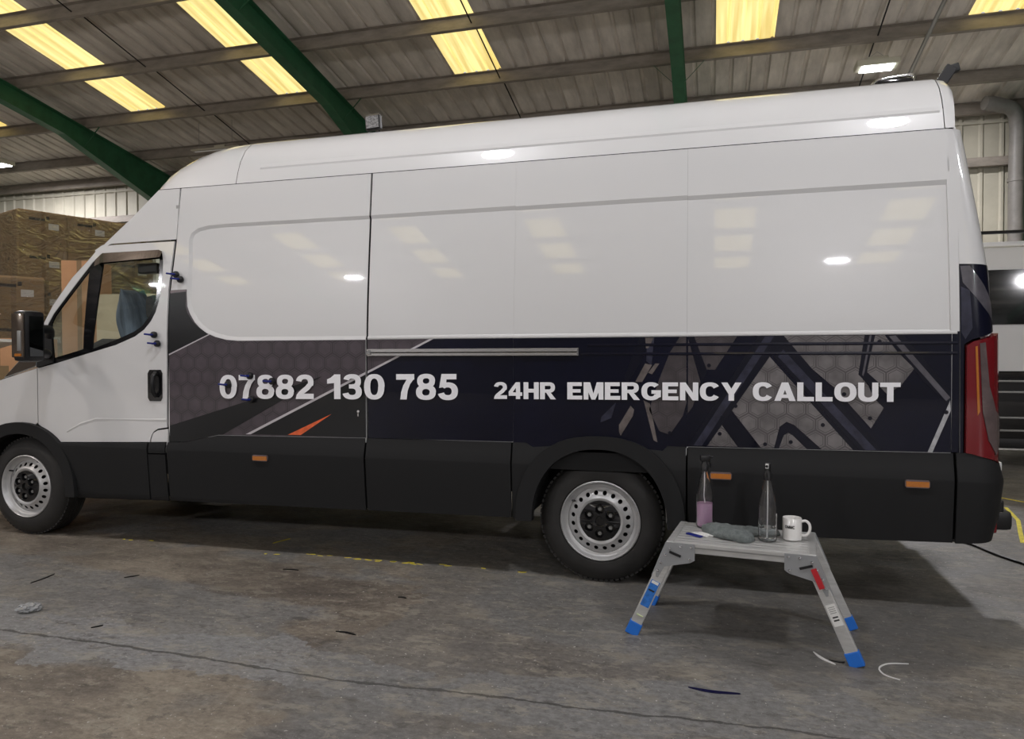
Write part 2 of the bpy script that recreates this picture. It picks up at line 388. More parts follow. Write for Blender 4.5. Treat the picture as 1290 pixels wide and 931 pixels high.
# ------------------------------------------------------------ THE BUILDING
X0, X1 = -24.0, 18.0
YW, ZE, SL, YR, YF = 10.98, 5.73, .18, -4.0, -19.0   # wall, eave height, slope, ridge, opposite wall
def rz_(y): return ZE + SL * (YW - y) if y > YR else ZE + SL * (YW - YR) - SL * (YR - y)
floor = B().box(((X0 + X1) / 2, (YW + YF) / 2, -.1), (X1 - X0, YW - YF, .2)).build('floor', M['floor'], kind='structure')
def ribbed(width, length, pitch, h=.03, rev=1):
    """ribbed sheet, width along x, length along y"""
    n = max(1, round(width / pitch)); p = width / n; xs = []
    for i in range(n):
        a = i * p; xs += [(a, 0), (a + p * .72, 0), (a + p * .80, h), (a + p * .92, h)]
    xs.append((width, 0)); vs = []; fs = []
    for y in (0, length):
        for x, z in xs: vs.append((x, y, z * rev))
    k = len(xs)
    for i in range(k - 1): fs.append((i, i + 1, k + i + 1, k + i))
    # thickness so it is a real sheet
    m = len(vs); vs += [(x, y, z + .004) for x, y, z in vs]; fs += [tuple(q + m for q in reversed(t)) for t in fs]
    me = bpy.data.meshes.new('sheet'); me.from_pydata(vs, [], fs); return me
ceil = bpy.data.objects.new('ceiling', None); COL.objects.link(ceil); ceil['kind'] = 'structure'
SKX = [(-19.0, -18.14), (-14.9, -14.03), (-10.80, -9.93), (-7.38, -6.50), (-3.80, -2.94), (.64, 1.52), (4.20, 5.08), (8.0, 8.87), (12.2, 13.07)]
cache = {}
def sheet(name, xa, xb, ya, yb, mat, pitch, h):
    wd = round(xb - xa, 3); ln = round(abs(yb - ya), 3); hyp = ln * sqrt(1 + SL * SL)
    key = (wd, ln, mat.name)
    if key not in cache:
        me = ribbed(wd, hyp, pitch, h, 1); me.materials.append(mat); cache[key] = me
    o = bpy.data.objects.new(name, cache[key]); COL.objects.link(o); o.parent = ceil
    s = 1 if (ya + yb) / 2 > YR else -1
    o.location = (xa, min(ya, yb), rz_(min(ya, yb)) + random.uniform(0, .006))
    o.rotation_euler = (-math.atan(SL) * s, 0, 0)
    return o
edges = [X0] + [q for ab in SKX for q in ab] + [X1]
for i in range(0, len(edges), 2):
    a, b = edges[i], edges[i + 1]; n = max(1, round((b - a) / 1.0)); w = (b - a) / n
    for k in range(n):
        sheet('roof_sheet', a + k * w, a + (k + 1) * w, YR, YW, M['sheet'], .30, .035)
        sheet('roof_sheet', a + k * w, a + (k + 1) * w, YR - (YW - YR), YR, M['sheet'], .30, .035)
for a, b in SKX:
    for ya, yb, mt_, nm in ((8.10, YW, 'sheet', 'roof_sheet'), (3.55, 8.10, 'skylight', 'skylight_panel'), (YR, 3.55, 'sheet', 'roof_sheet'),
                        (-11.5, YR, 'sheet', 'roof_sheet'), (-16.0, -11.5, 'skylight', 'skylight_panel'), (-19.0 + .02, -16.0, 'sheet', 'roof_sheet')):
        sheet(nm, a, b, ya, yb, M[mt_], .22 if mt_ == 'skylight' else .30, .02 if mt_ == 'skylight' else .035)
# side and far walls
def wallobj(name):
    o = bpy.data.objects.new(name, None); COL.objects.link(o); o['kind'] = 'structure'; return o
wb = wallobj('wall_back')
me = ribbed(1.0, ZE, .333, .03); me.materials.append(M['wall'])
for k in range(int(X1 - X0)):
    o = bpy.data.objects.new('wall_sheet', me); COL.objects.link(o); o.parent = wb
    o.rotation_euler = (pi / 2, 0, 0); o.location = (X0 + k, YW + random.uniform(0, .006), 0)
B().box(((X0 + X1) / 2, YF - .05, 3.2), (X1 - X0, .1, 6.4)).build('wall_front', M['wallplain'], kind='structure')
for nm, x in (('wall_left', X0 - .05), ('wall_right', X1 + .05)):
    B().prism([(YF, 0), (YW, 0), (YW, ZE), (YR, rz_(YR)), (YF, ZE + .0)], x - .05, x + .05, lambda a, b, c: (b, a, c)).build(nm, M['wallplain'], kind='structure')
# sheeting rails along the back wall
for n_, z in enumerate((1.5, 3.1, 4.80)):
    B().box(((X0 + X1) / 2, YW - .11, z), (X1 - X0, .18, .012)).box(((X0 + X1) / 2, YW - .19, z - .07), (X1 - X0, .012, .15)).box(((X0 + X1) / 2, YW - .15, z - .145), (X1 - X0, .09, .012)).build(f'trim_{n_ + 1}', M['purlin'], kind='structure')
B().box(((X0 + X1) / 2, YW - .03, 5.47), (X1 - X0, .05, .05)).build('trim_4', M['wall'], kind='structure')
# purlins: Z sections under the sheets, both slopes
PY = [10.75, 9.66, 8.15, 6.63, 5.12, 3.6, 2.1, .6, -.9, -2.4, -3.7]
names = ['just above the eave', 'second up from the eave', 'at the low ends of the yellow rooflights', 'crossing the middle of the rooflights',
         'fifth up from the eave', 'sixth up from the eave', 'seventh up', 'eighth up', 'ninth up', 'tenth up', 'beside the ridge']
def purlin(y, label):
    z = rz_(y) - .008; L_ = X1 - X0; cx = (X0 + X1) / 2; s = 1 if y > YR else -1
    R = Matrix.Rotation(-math.atan(SL) * s, 4, 'X')
    b = B()
    for c, d in (((0, 0, -.10), (L_, .008, .20)), ((0, -.03 * s, -.004), (L_, .06, .006)), ((0, .03 * s, -.198), (L_, .06, .006)), ((0, .058 * s, -.188), (L_, .005, .02))):
        b.box(R @ Vector(c), d, R)
    o = b.build('roof_purlin', M['purlin']); o.location = (cx, y, z)
    return tag(o, label, 'purlin')
for y, nm in zip(PY, names): purlin(y, f'dusty grey steel purlin under the roof, {nm}')
for k, y in enumerate(PY):
    o = purlin(-8 - y, 'dusty steel purlin on the far roof slope behind the viewer'); o['group'] = 'purlins behind the viewer'
# green rafters
def rafter(x, label):
    t = thing('steel_rafter', label, 'beam', (x, 0, 0))
    def ztop(y): return rz_(y) - .215
    def zb(y): return ztop(y) - interp(y, [7.6, 10.9], [.36, .92])
    ys = [YW - .12, 9.8, 8.7, 7.6, 3, YR]
    web = [(y, ztop(y)) for y in ys] + [(y, zb(y)) for y in reversed(ys)]
    B().prism(web, -.006, .006, lambda a, b, c: (b, a, c)).build('web', M['green'], t)
    for nm, fn in (('top_flange', ztop), ('bottom_flange', zb)):
        b = B()
        for i in range(len(ys) - 1):
            b.bar((0, ys[i], fn(ys[i])), (0, ys[i + 1], fn(ys[i + 1])), .19, .014)
        b.build(nm, M['green'], t)
    # mirrored half towards the opposite wall
    b = B(); b.bar((0, YR, ztop(YR) - .18), (0, YF + .1, ztop(YF + .1) - .18), .012, .36); b.bar((0, YR, ztop(YR) - .36), (0, YF + .1, ztop(YF + .1) - .36), .19, .014); b.build('far_half', M['green'], t)
    B().box((0, YW - .32, 2.72), (.012, .4, 5.0)).box((0, YW - .12, 2.72), (.2, .014, 5.0)).box((0, YW - .52, 2.72), (.2, .014, 5.0)).build('column', M['green'], t)
    for y in (8.15, 5.12):
        for s in (-1, 1):
            B().bar((0, y - .02, zb(y) + .05), (s * .42, y, rz_(y) - .19), .03, .004).build('fly_brace', M['green'], t)
    return t
for x, lb in ((-18, 'green rafter farthest left, outside the picture'), (-12.05, 'green steel rafter crossing the upper left corner above the cardboard boxes'),
              (-6.06, 'green steel rafter running down behind the work light on the van roof'),
              (.06, 'green steel rafter above the middle of the van, nearly upright in view'),
              (6.02, 'green steel rafter and column at the right edge above the parked van'), (12.1, 'green rafter outside the picture on the right')):
    rafter(x, lb)
# sag rods
for x, lb in ((-9.05, 'thin dark tie rod between purlins, above the van nose'), (-2.98, 'thin dark tie rod between purlins beside the middle rooflight'), (3.0, 'thin dark tie rod between purlins on the right')):
    b = B()
    for i in range(len(PY) - 1):
        ya, yb = PY[i], PY[i + 1]; b.tube([(x, ya - .03, rz_(ya) - .13), (x, yb + .03, rz_(yb) - .07)], .011, 6)
    tag(b.build('tie_rod', M['dark']), lb, 'rod')
# conduit running down the roof on the right
b = B(); b.tube([(3.66, y, rz_(y) - .26) for y in (9.9, 8, 6, 4, 2)], .03, 10)
tag(b.build('roof_conduit', M['steel'], smooth=40), 'grey conduit pipe running down under the purlins right of the lit lamp', 'pipe')

# high-bay lamps
def highbay(x, y, z, label, group=None):
    t = thing('highbay_lamp', label, 'lamp', (x, y, z), 0, group)
    B().box((0, 0, 0), (.62, .30, .10), bev=.02).build('housing', M['lampbody'], t)
    B().box((0, 0, .075), (.30, .18, .06), bev=.015).build('driver_box', M['lampbody'], t)
    B().box((0, 0, -.056), (.46, .26, .012)).build('lit_panel', M['lampon'], t)
    h = rz_(y) - .2 - z
    B().tube([(-.2, 0, .05), (0, 0, max(h, .2)), (.2, 0, .05)], .004, 6).build('suspension_wire', M['steel'], t)
    ld = bpy.data.lights.new('lamp_light', 'AREA'); ld.shape = 'RECTANGLE'; ld.size = .46; ld.size_y = .26; ld.energy = LAMP_POWER * (BACK_POWER if y > 0 else 1); ld.color = (.98, .96, 1)
    lo = bpy.data.objects.new('lamp_light', ld); COL.objects.link(lo); lo.parent = t; lo.location = (0, 0, -.07)
    return t
for i, q in enumerate(LAMPS):
    highbay(*q, label=['bright rectangular high-bay lamp over the rear of the van', 'lit high-bay lamp at the far left edge above the boxes'][i] if i < 2 else 'rectangular high-bay lamp behind the viewer, seen only as a reflection in the paint',
            group=None if i < 2 else 'high-bay lamps behind the viewer')
for x, y, z in GLOBES:
    wm = x < -5
    t = thing('fill_pendant', 'round fill lamp added behind the viewer to light bay and ceiling', 'lamp', (x, y, z), 0, 'added fill lamps above the viewer')
    b = B(); b.lathe([(.17 * sin(pi * k / 12), -.17 * cos(pi * k / 12)) for k in range(13)], (0, 0, 0), 'z', 24); b.build('globe', M['globewarm' if wm else 'globe'], t, smooth=60)
    B().lathe([(0, .16), (.06, .165), (.07, .26), (.05, .30), (0, .30)], (0, 0, 0), 'z', 20).build('lamp_cap', M['steel'], t, smooth=40)
    B().tube([(0, 0, .29), (0, 0, rz_(y) - z)], .012, 8).build('hanging_rod', M['steel'], t)
# slim unlit batten lamp above the van nose
t = thing('batten_lamp', 'slim unlit fluorescent batten hanging above the van nose', 'lamp', (-9.3, 8.75, 5.56))
B().box((0, 0, 0), (1.15, .10, .035), bev=.008).build('housing', M['wall'], t)
B().tube([(-.5, 0, -.03), (.5, 0, -.03)], .013, 10).build('tube', M['paper'], t)
B().box((.12, 0, .04), (.25, .08, .04)).build('gear_box', M['wall'], t)
for s in (-.4, .4): B().tube([(s, 0, 0), (s, 0, rz_(8.75) - 5.56 - .01)], .004, 5).build('drop_wire', M['steel'], t)

# duct, cable and boxed column in the far right corner
b = B(); b.tube(spline([(5.12, 10.3, 5.62), (5.30, 10.35, 5.60), (5.62, 10.5, 5.52), (5.72, 10.6, 5.25), (5.72, 10.62, 4.6)], 6) + [Vector((5.72, 10.62, 0.0))], .12, 16)
d = b.build('extract_duct', M['pipe'], smooth=40); tag(d, 'grey duct pipe with an elbow at its top, against the far right wall', 'pipe')
for z in (4.3, 3.4): B().tube([(5.72, 10.62, z), (5.72, 10.62, z + .06)], .135, 16).build('joint_collar', M['pipe'], d, smooth=40)
b = B(); b.tube(spline([(5.87, 10.2, 5.3), (5.85, 10.3, 5.15), (5.82, 10.35, 4.7), (5.86, 10.35, 4.1), (5.80, 10.35, 3.6), (5.78, 10.35, 2.5)], 6), .018, 6)
tag(b.build('hanging_cable', M['black'], smooth=60), 'black cable hanging beside the duct in the far right corner', 'cable')
tag(B().box((6.30, 10.15, 2.42), (.62, .36, 4.84), bev=.01).build('boxed_column', M['wall']), 'pale boxed-in column at the right edge beside the duct', 'column')

# ------------------------------------------------------------ THE VAN (x forward is negative, near side faces the camera, y = 0 .. 2)
VW = 2.0
van = thing('van', 'long high-roof delivery van, white above and dark printed wrap below, filling the picture', 'van', (0, 0, 0))
def fz(z):
    if z < 1.4: return 0.
    if z <= 2.385: return .085 * ((z - 1.4) / .985) ** 1.3
    return interp(z, [2.385, 2.46, 2.54, 2.62, 2.68, 2.715, 2.74], [.085, .105, .135, .185, .25, .33, .45])
def S(x, z): return fz(z) + (0 if x > -3 else .022 * (-3 - x) ** 2)
def XR(z): return interp(z, [.36, .54, .84, 1.335, 1.675, 1.9, 2.2, 2.4, 2.55, 2.75], [1.90, 1.923, 1.92, 1.915, 1.895, 1.865, 1.82, 1.79, 1.76, 1.72])
RC = .10
def surf(uu, z, off):
    """near side skin; beyond the rear edge u wraps round the corner on to the back"""
    xr = XR(z); s = S(uu, z)
    if uu <= xr - RC: return (uu, s - off, z)
    a = (uu - (xr - RC)) / RC
    if a <= pi / 2: return (xr - RC + (RC + off) * sin(a), s + RC - (RC + off) * cos(a), z)
    return (xr + off, s + RC + (a - pi / 2) * RC, z)
def cladoff(z): return interp(z, [.28, .33, .50, .655, .67, .775, .80], [-.03, .000, .017, .030, .030, .006, .004])
def side(name, outline, mat, parent, off=0., thick=.012, holes=(), offf=None, mirror=False, zs=None, xs=None, kind=None, smooth=35):
    loops = [[Vector((a, b, 0)) for a, b in lp] for lp in [outline] + list(holes)]
    flat = [q for lp in loops for q in lp]
    bm = bmesh.new(); vs = [bm.verts.new(q) for q in flat]
    for t in tessellate_polygon(loops):
        try: bm.faces.new([vs[i] for i in t])
        except ValueError: pass
    zmin = min(q.y for q in flat); zmax = max(q.y for q in flat); xmin = min(q.x for q in flat); xmax = max(q.x for q in flat)
    cz = [1.4 + .07 * i for i in range(15)] + [2.385, 2.42, 2.46, 2.5, 2.54, 2.58, 2.62, 2.65, 2.68, 2.7] + [.36, .43, .84, 1.335]
    if offf: cz = cz + [.28, .30, .33, .50, .655, .67, .72, .775, .80]
    cx = [-3 - .15 * i for i in range(14)] + [1.62 + .02 * i for i in range(26)]
    for z in cz:
        if zmin + .003 < z < zmax - .003:
            bmesh.ops.bisect_plane(bm, geom=bm.verts[:] + bm.edges[:] + bm.faces[:], plane_co=(0, z, 0), plane_no=(0, 1, 0), dist=1e-5)
    for x in cx:
        if xmin + .003 < x < xmax - .003:
            bmesh.ops.bisect_plane(bm, geom=bm.verts[:] + bm.edges[:] + bm.faces[:], plane_co=(x, 0, 0), plane_no=(1, 0, 0), dist=1e-5)
    bmesh.ops.remove_doubles(bm, verts=bm.verts[:], dist=1e-4)
    bm.verts.index_update(); pts = [(q.co.x, q.co.y) for q in bm.verts]
    fs = [[w.index for w in q.verts] for q in bm.faces]
    be = [(e.verts[0].index, e.verts[1].index) for e in bm.edges if len(e.link_faces) == 1]
    bm.free()
    def mp(a, b, d):
        o = off + (offf(b) if offf else 0) - d; p = surf(a, b, o)
        return (p[0], VW - p[1], p[2]) if mirror else p
    n = len(pts); v = [mp(a, b, 0) for a, b in pts] + [mp(a, b, thick) for a, b in pts]
    fs2 = fs + [(a, b, b + n, a + n) for a, b in be]
    me = bpy.data.meshes.new(name); me.from_pydata(v, [], fs2)
    bb = bmesh.new(); bb.from_mesh(me); bmesh.ops.recalc_face_normals(bb, faces=bb.faces[:])
    # front face must look outwards
    bb.faces.ensure_lookup_table(); tot = sum(q.normal.y * q.calc_area() for q in bb.faces[:len(fs)]) + (-sum(q.normal.x * q.calc_area() for q in bb.faces[:len(fs)]) * .2)
    if (tot > 0) != mirror: bmesh.ops.reverse_faces(bb, faces=bb.faces[:])
    loose = [q for q in bb.verts if not q.link_faces]; bmesh.ops.delete(bb, geom=loose, context='VERTS')
    bb.to_mesh(me); bb.free()
    return link(name, me, mat, parent, kind, smooth)
def ribbon(name, A, oa, Bp, ob, mat, parent):
    v = [surf(a, z, oa) for a, z in A] + [surf(a, z, ob) for a, z in Bp]; n = len(A)
    fs = [(i, i + 1, n + i + 1, n + i) for i in range(n - 1)]
    me = bpy.data.meshes.new(name); me.from_pydata(v, [], fs); return link(name, me, mat, parent, smooth=60)
def inset(pl, d):
    out = []
    for i, p in enumerate(pl):
        a = Vector(pl[max(i - 1, 0)]); c = Vector(pl[min(i + 1, len(pl) - 1)]); t = (c - a).normalized(); out.append((p[0] - t.y * d, p[1] + t.x * d))
    return out
def arc(cx, cz, rx, rz, a0, a1, n=20, e=2.0):
    out = []
    for i in range(n + 1):
        a = math.radians(a0 + (a1 - a0) * i / n); c, s = cos(a), sin(a)
        out.append((cx + rx * math.copysign(abs(c) ** (2 / e), c), cz + rz * math.copysign(abs(s) ** (2 / e), s)))
    return out
GZ = 2.382
BP = [(-2.965, GZ), (-3.17, 2.204), (-3.452, 1.984), (-3.65, 1.816), (-3.812, 1.627), (-3.93, 1.435), (-4.05, 1.30), (-4.27, 1.125)]   # front silhouette of the side
seamB = [(-2.836, .72), (-2.84, .824), (-2.83, 1.37), (-2.827, 1.71), (-2.80, 2.035), (-2.792, GZ)]

# -- inner body so that no light leaks through the seams
b = B()
sec = [(.45, .50), (.45, .86), (.03, .86), (.03, 1.38), (.12, 2.34), (.5, 2.66), (1.5, 2.66), (1.88, 2.34), (1.97, 1.38), (1.97, .86), (1.55, .86), (1.55, .50)]
b.loft([[Vector((x, y, z)) for y, z in sec] for x in (-2.78, 1.62)] + [[Vector((1.76 if z < 1.5 else 1.64, min(max(y, .12), 1.88), z)) for y, z in sec]])
b.build('load_box', M['dark'], van)
b = B(); b.box((-1.1, .55, .48), (5.9, .09, .16)).box((-1.1, 1.45, .48), (5.9, .09, .16))
for x in (-3.4, -2.2, -1.0, .6, 1.4): b.box((x, 1.0, .48), (.08, .9, .10))
b.build('chassis_frame', M['dark'], van)
B().tube([(0, .28, .345), (0, 1.72, .345)], .06, 12).lathe([(0, -.16), (.12, -.12), (.17, 0), (.12, .12), (0, .16)], (0, 1, .345), 'y', 16).build('rear_axle', M['dark'], van)
B().tube([(-4.1, .28, .345), (-4.1, 1.72, .345)], .05, 12).build('front_axle', M['dark'], van)
B().box((-1.9, .5, .47), (.9, .45, .26), bev=.05).build('fuel_tank', M['dark'], van)
B().tube([(.45, .65, .36), (1.5, .65, .38), (1.85, .5, .36)], .035, 10).build('exhaust_pipe', M['dark'], van)

# -- sliding door with the start of the big pressed recess
RO = [(-1.405, 2.124), (-2.42, 2.126), (-2.55, 2.122), (-2.631, 2.108), (-2.68, 2.08), (-2.70, 2.03), (-2.69, 1.888), (-2.69, 1.68), (-2.682, 1.60), (-2.659, 1.55), (-2.62, 1.495), (-2.583, 1.461), (-2.53, 1.425), (-2.462, 1.399), (-2.38, 1.38), (-2.296, 1.373), (-1.405, 1.371)]
RI = inset(RO, .022); RI[0] = (-1.405, RI[0][1]); RI[-1] = (-1.405, RI[-1][1])
sd = side('sliding_door', [(-2.825, .75), (-1.405, .75), (-1.405, 1.371)] + RO[::-1][1:] + [(-1.405, GZ)] + [(q[0] + .008, q[1]) for q in seamB[::-1][:-1]], M['white'], van)
side('recessed_panel', RI, M['white'], sd, off=-.010, thick=.002)
ribbon('recess_edge', RO, 0, RI, -.010, M['white'], sd)
side('door_cladding', [(-2.825, .325), (-1.41, .342), (-1.41, .777), (-2.451, .765), (-2.70, .714), (-2.825, .710)], M['clad'], sd, offf=cladoff)
AR_O = arc(0, .345, .465, .485, 180, 0, 28, 2.35); AR_I = arc(0, .345, .372, .415, 180, 0, 28, 2.2); AR_M = arc(0, .345, .42, .45, 180, 0, 28, 2.25)
# -- fixed side panels behind it
def fixed(xa, xb, lo):
    sp_ = side('side_panel', lo if isinstance(lo, list) else [(xa, lo), (xb, lo), (xb, 1.371 if xb < 1.7 else 1.385), (xa, 1.371)], M['white'], van)
    side('upper_strip', [(xa, 2.124), (xb, 2.128), (xb, GZ), (xa, GZ)], M['white'], sp_)
    side('recessed_panel', [(xa, 1.393), (xb, 1.395), (xb, 2.104), (xa, 2.102)], M['white'], sp_, off=-.010, thick=.002)
    ribbon('recess_edge', [(xa, 2.124), (xb, 2.128)], 0, [(xa, 2.102), (xb, 2.104)], -.010, M['white'], sp_)
    ribbon('recess_edge', [(xa, 1.371), (xb, 1.373)], 0, [(xa, 1.393), (xb, 1.395)], -.010, M['white'], sp_)
    return sp_
fps = []
for xa, xb in ((-1.393, -.4853), (-.4847, .4697), (.4703, 1.712)): fps.append(fixed(xa, xb, .78 if xb > 1 or xa < -1 else [(xa, .74)] + [q for q in AR_M if q[1] > .72] + [(xb, .74), (xb, 1.371), (xa, 1.371)]))
side('rear_pillar_face', [(1.715, .80), (1.745, .80), (1.745, GZ), (1.705, GZ)], M['white'], fps[2])
side('recess_edge', [(1.708, 1.373), (1.716, 1.373), (1.716, 2.128), (1.700, 2.128)], M['white'], fps[2], off=.001)
# far side, plain
side('far_side_panel', [(-2.79, .34), (-.47, .34), (-.47, .6), (-.35, .75), (0, .83), (.29, .75), (.46, .6), (.46, .34), (1.76, .36), (1.73, GZ), (-2.79, GZ)], M['white'], van, mirror=True)

# -- lower cladding
def cl(name, ol, parent=van): return side(name, ol, M['clad'], parent, offf=cladoff)
cl('side_cladding', [(-1.397, .342), (-.497, .353), (-.497, .781), (-1.397, .777)])
lf = [q for q in AR_O if q[0] < -.02 and q[1] < .77]
cl('side_cladding', [(-.487, .353)] + lf + [(-.37, .757), (-.41, .781), (-.487, .781)][::1])
rt = [q for q in AR_O if q[0] > .02 and q[1] < .77]
cl('side_cladding', [(.466, .785), (.37, .786), (.345, .76)] + rt + [(.466, .33)])
cl('side_cladding', [(.476, .33), (1.15, .345), (1.722, .36), (1.722, .795), (.476, .785)])
am = side('wheel_arch_moulding', AR_O + AR_I[::-1], M['clad'], van, off=.038, thick=.06)
side('wheel_arch_moulding', AR_O + AR_I[::-1], M['clad'], van, off=.034, thick=.06, mirror=True)
for mir in (False, True):
    b = B(); A_ = arc(0, .345, .385, .43, 175, 5, 20)
    rings = [[Vector((x, (VW - y) if mir else y, z)) for x, z in A_] for y in (.0, .42)]
    b.loft(rings, False, False); b.prism(A_, .42, .425, (lambda x, y, z: (x, VW - y, z)) if mir else (lambda x, y, z: (x, y, z))); b.build('wheel_housing', M['dark'], van)
B().box((.0, .10, .685), (.58, .16, .10)).build('inner_arch_liner', M['clad'], van)
B().box((-.39, .42, .47), (.06, .05, .14)).build('pale_gap_block', M['steel'], van)  # added pale block, stands in for the lit background beyond the arch
B().box((.43, .16, .47), (.012, .2, .26)).build('mud_flap', M['steel'], van)

# -- rear corner, tail lamp, bumper
lampL = [(1.772, .80), (1.772, 1.315), (1.80, 1.335), (1.94, 1.375), (1.99, 1.35), (1.985, .74), (1.94, .75), (1.80, .795)]
rc = side('rear_corner_panel', [(1.752, .795), (1.765, .795), (1.765, 1.322), (1.80, 1.345), (1.935, 1.385), (2.02, 1.37), (2.06, .795), (2.16, .795), (2.16, GZ), (1.742, GZ)], M['white'], van)
side('vinyl_corner', [(1.752, .797), (1.765, .797), (1.765, 1.322), (1.80, 1.345), (1.935, 1.385), (2.02, 1.37), (2.02, 1.70), (1.746, 1.71)], M['navy'], rc, off=.0012, thick=.0008)
side('vinyl_streak', [(1.75, 1.70), (1.79, 1.70), (1.93, 1.50), (1.97, 1.42), (1.93, 1.42), (1.85, 1.50), (1.76, 1.62)], M['strutlight'], rc, off=.002, thick=.0006)
side('vinyl_streak', [(1.752, 1.60), (1.79, 1.58), (1.80, 1.40), (1.77, 1.345), (1.752, 1.38)], M['strutmid'], rc, off=.002, thick=.0006)
side('rear_corner_panel', [(1.752, .36), (2.16, .36), (2.16, GZ), (1.742, GZ)], M['white'], van, mirror=True)
tl = side('tail_lamp', lampL, M['red'], van, off=.022, thick=.03)
side('clear_lens', [(1.822, 1.325), (1.842, 1.33), (1.86, 1.12), (1.895, 1.0), (1.94, .96), (1.93, .85), (1.90, .79), (1.86, .86), (1.835, 1.0)], M['clearlens'], tl, off=.027, thick=.004)
side('amber_strip', [(1.806, 1.31), (1.815, 1.313), (1.826, 1.0), (1.818, .98)], M['amber'], tl, off=.025, thick=.003)  # thin yellow highlight on the tail lamp, coloured in as a strip
b = side('rear_bumper_corner', [(1.732, .36), (1.98, .375), (2.06, .44), (2.1, .5), (2.1, .76), (1.93, .745), (1.80, .80), (1.732, .797)], M['clad'], van, offf=lambda z: cladoff(z) + .012)
side('rear_bumper_corner', [(1.732, .36), (2.08, .38), (2.1, .5), (2.1, .76), (1.93, .745), (1.80, .80), (1.732, .797)], M['clad'], van, offf=lambda z: cladoff(z) + .012, mirror=True)
b = B(); b.box((1.90, 1.0, .52), (.16, 1.7, .16), bev=.03); b.build('rear_bumper', M['clad'], van)
b = B(); b.box((1.985, .42, .425), (.17, .34, .10), bev=.03); b.build('rear_step', M['black'], van, smooth=40)
B().box((1.93, .12, .45), (.03, .05, .11), bev=.01).build('red_reflector', M['red'], van)
B().box((1.955, .14, .70), (.03, .05, .09), bev=.008).box((1.955, .14, .645), (.035, .055, .02)).build('door_hinge', M['white'], van)
B().box((1.955, .12, .53), (.035, .06, .06), bev=.01).build('rubber_buffer', M['black'], van)
for s, nm in ((0, 'rear_door'), (1, 'rear_door')):
    zs = [.6, 1.0, 1.335, 1.675, 1.9, 2.2, 2.385, 2.55]
    ya, yb = (.16, .995) if s == 0 else (1.005, 1.84)
    b = B(); v = []
    for z in zs:
        x = XR(z); aa = ya + (fz(z) if s == 0 else 0); bb_ = yb - (fz(z) if s else 0)
        v.append([Vector((x - .03, aa, z)), Vector((x + .012, aa, z)), Vector((x + .012, bb_, z)), Vector((x - .03, bb_, z))])
    b.loft(v); rd = b.build(nm, M['white'], van)
    B().bar((1.925, (ya + yb) / 2, 1.5), (1.895, (ya + yb) / 2, 1.85), .5, .02).build('rear_window', M['blackgloss'], rd)
for z in (1.52, 1.92, 2.1):
    B().box((XR(z) - .012, .125 + fz(z), z), (.028, .04, .05), bev=.008).build('door_hinge', M['chrome'], van)

# -- roof: loft of side-to-side sections
RP = [(0.085, 0), (.105, .075), (.135, .155), (.185, .235), (.25, .295), (.33, .33), (.45, .355), (.7, .37), (1.0, .375)]
def roofsec(x0, h, bow=0.0, ypull=0.0, edge=0.0):
    out = []
    for y, dz in RP + [(VW - a, c) for a, c in RP[-2::-1]]:
        yy = y; t = (1 - yy) / .915; sx = x0 - bow * (1 - t * t) - edge * abs(t) ** 10
        out.append(Vector((sx, yy + ypull * t, GZ + .004 + dz * h)))
    return out
b = B(); b.loft([roofsec(x, 1) for x in (-2.362, -1.2, -.2, .8, 1.695)], False, False)
# crisp pressed line and under-lip
b.loft([[v - Vector((0, 0, 0)) for v in roofsec(1.695, 1)], [v - Vector((0, -.0, .012)) for v in roofsec(1.695, 1)]], False, False)
rf = b.build('roof_panel', M['white'], van, smooth=40)
b = B(); b.loft([roofsec(-2.366, 1), roofsec(-2.5, .985, .015), roofsec(-2.62, .92, .05), roofsec(-2.74, .80, .11), roofsec(-2.84, .64, .18), roofsec(-2.91, .45, .25), roofsec(-2.95, .22, .31), roofsec(-2.968, 0, .35)], False, False)
b.build('roof_front_cap', M['white'], van, smooth=40)
b = B(); b.loft([roofsec(1.699, 1), roofsec(1.735, .97, edge=.005), roofsec(1.762, .88, edge=.02), roofsec(1.778, .70, edge=.045), roofsec(1.790, .35, edge=.075), roofsec(1.795, 0, edge=.095)], False, False)
b.build('roof_rear_cap', M['white'], van, smooth=40)
# raised pressing along the roof side, catches the light
ribbon('roof_swage', [(-2.2, 2.47), (1.68, 2.47)], .0, [(-2.2, 2.482), (1.68, 2.482)], .006, M['white'], rf)
ribbon('roof_swage', [(-2.2, 2.482), (1.68, 2.482)], .006, [(-2.2, 2.51), (1.68, 2.51)], .0, M['white'], rf)
# dark line of sealant under the roof panel
side('roof_seam', [(-2.97, GZ - .012), (1.745, GZ - .012), (1.745, GZ + .012), (-2.97, GZ + .012)], M['dark'], van, off=-.010, thick=.002)
# seam backing behind the other panel gaps
for nm, x0_, x1_, z0_, z1_ in (('seam_shadow', -1.42, -1.38, .35, 2.38), ('seam_shadow', -2.86, -2.76, .35, 2.38), ('seam_shadow', 1.70, 1.78, .37, 2.38), ('seam_shadow', -.50, -.475, .36, .8), ('seam_shadow', .462, .482, .36, .8)):
    side(nm, [(x0_, z0_), (x1_, z0_), (x1_, z1_), (x0_, z1_)], M['dark'], van, off=-.022, thick=.002)

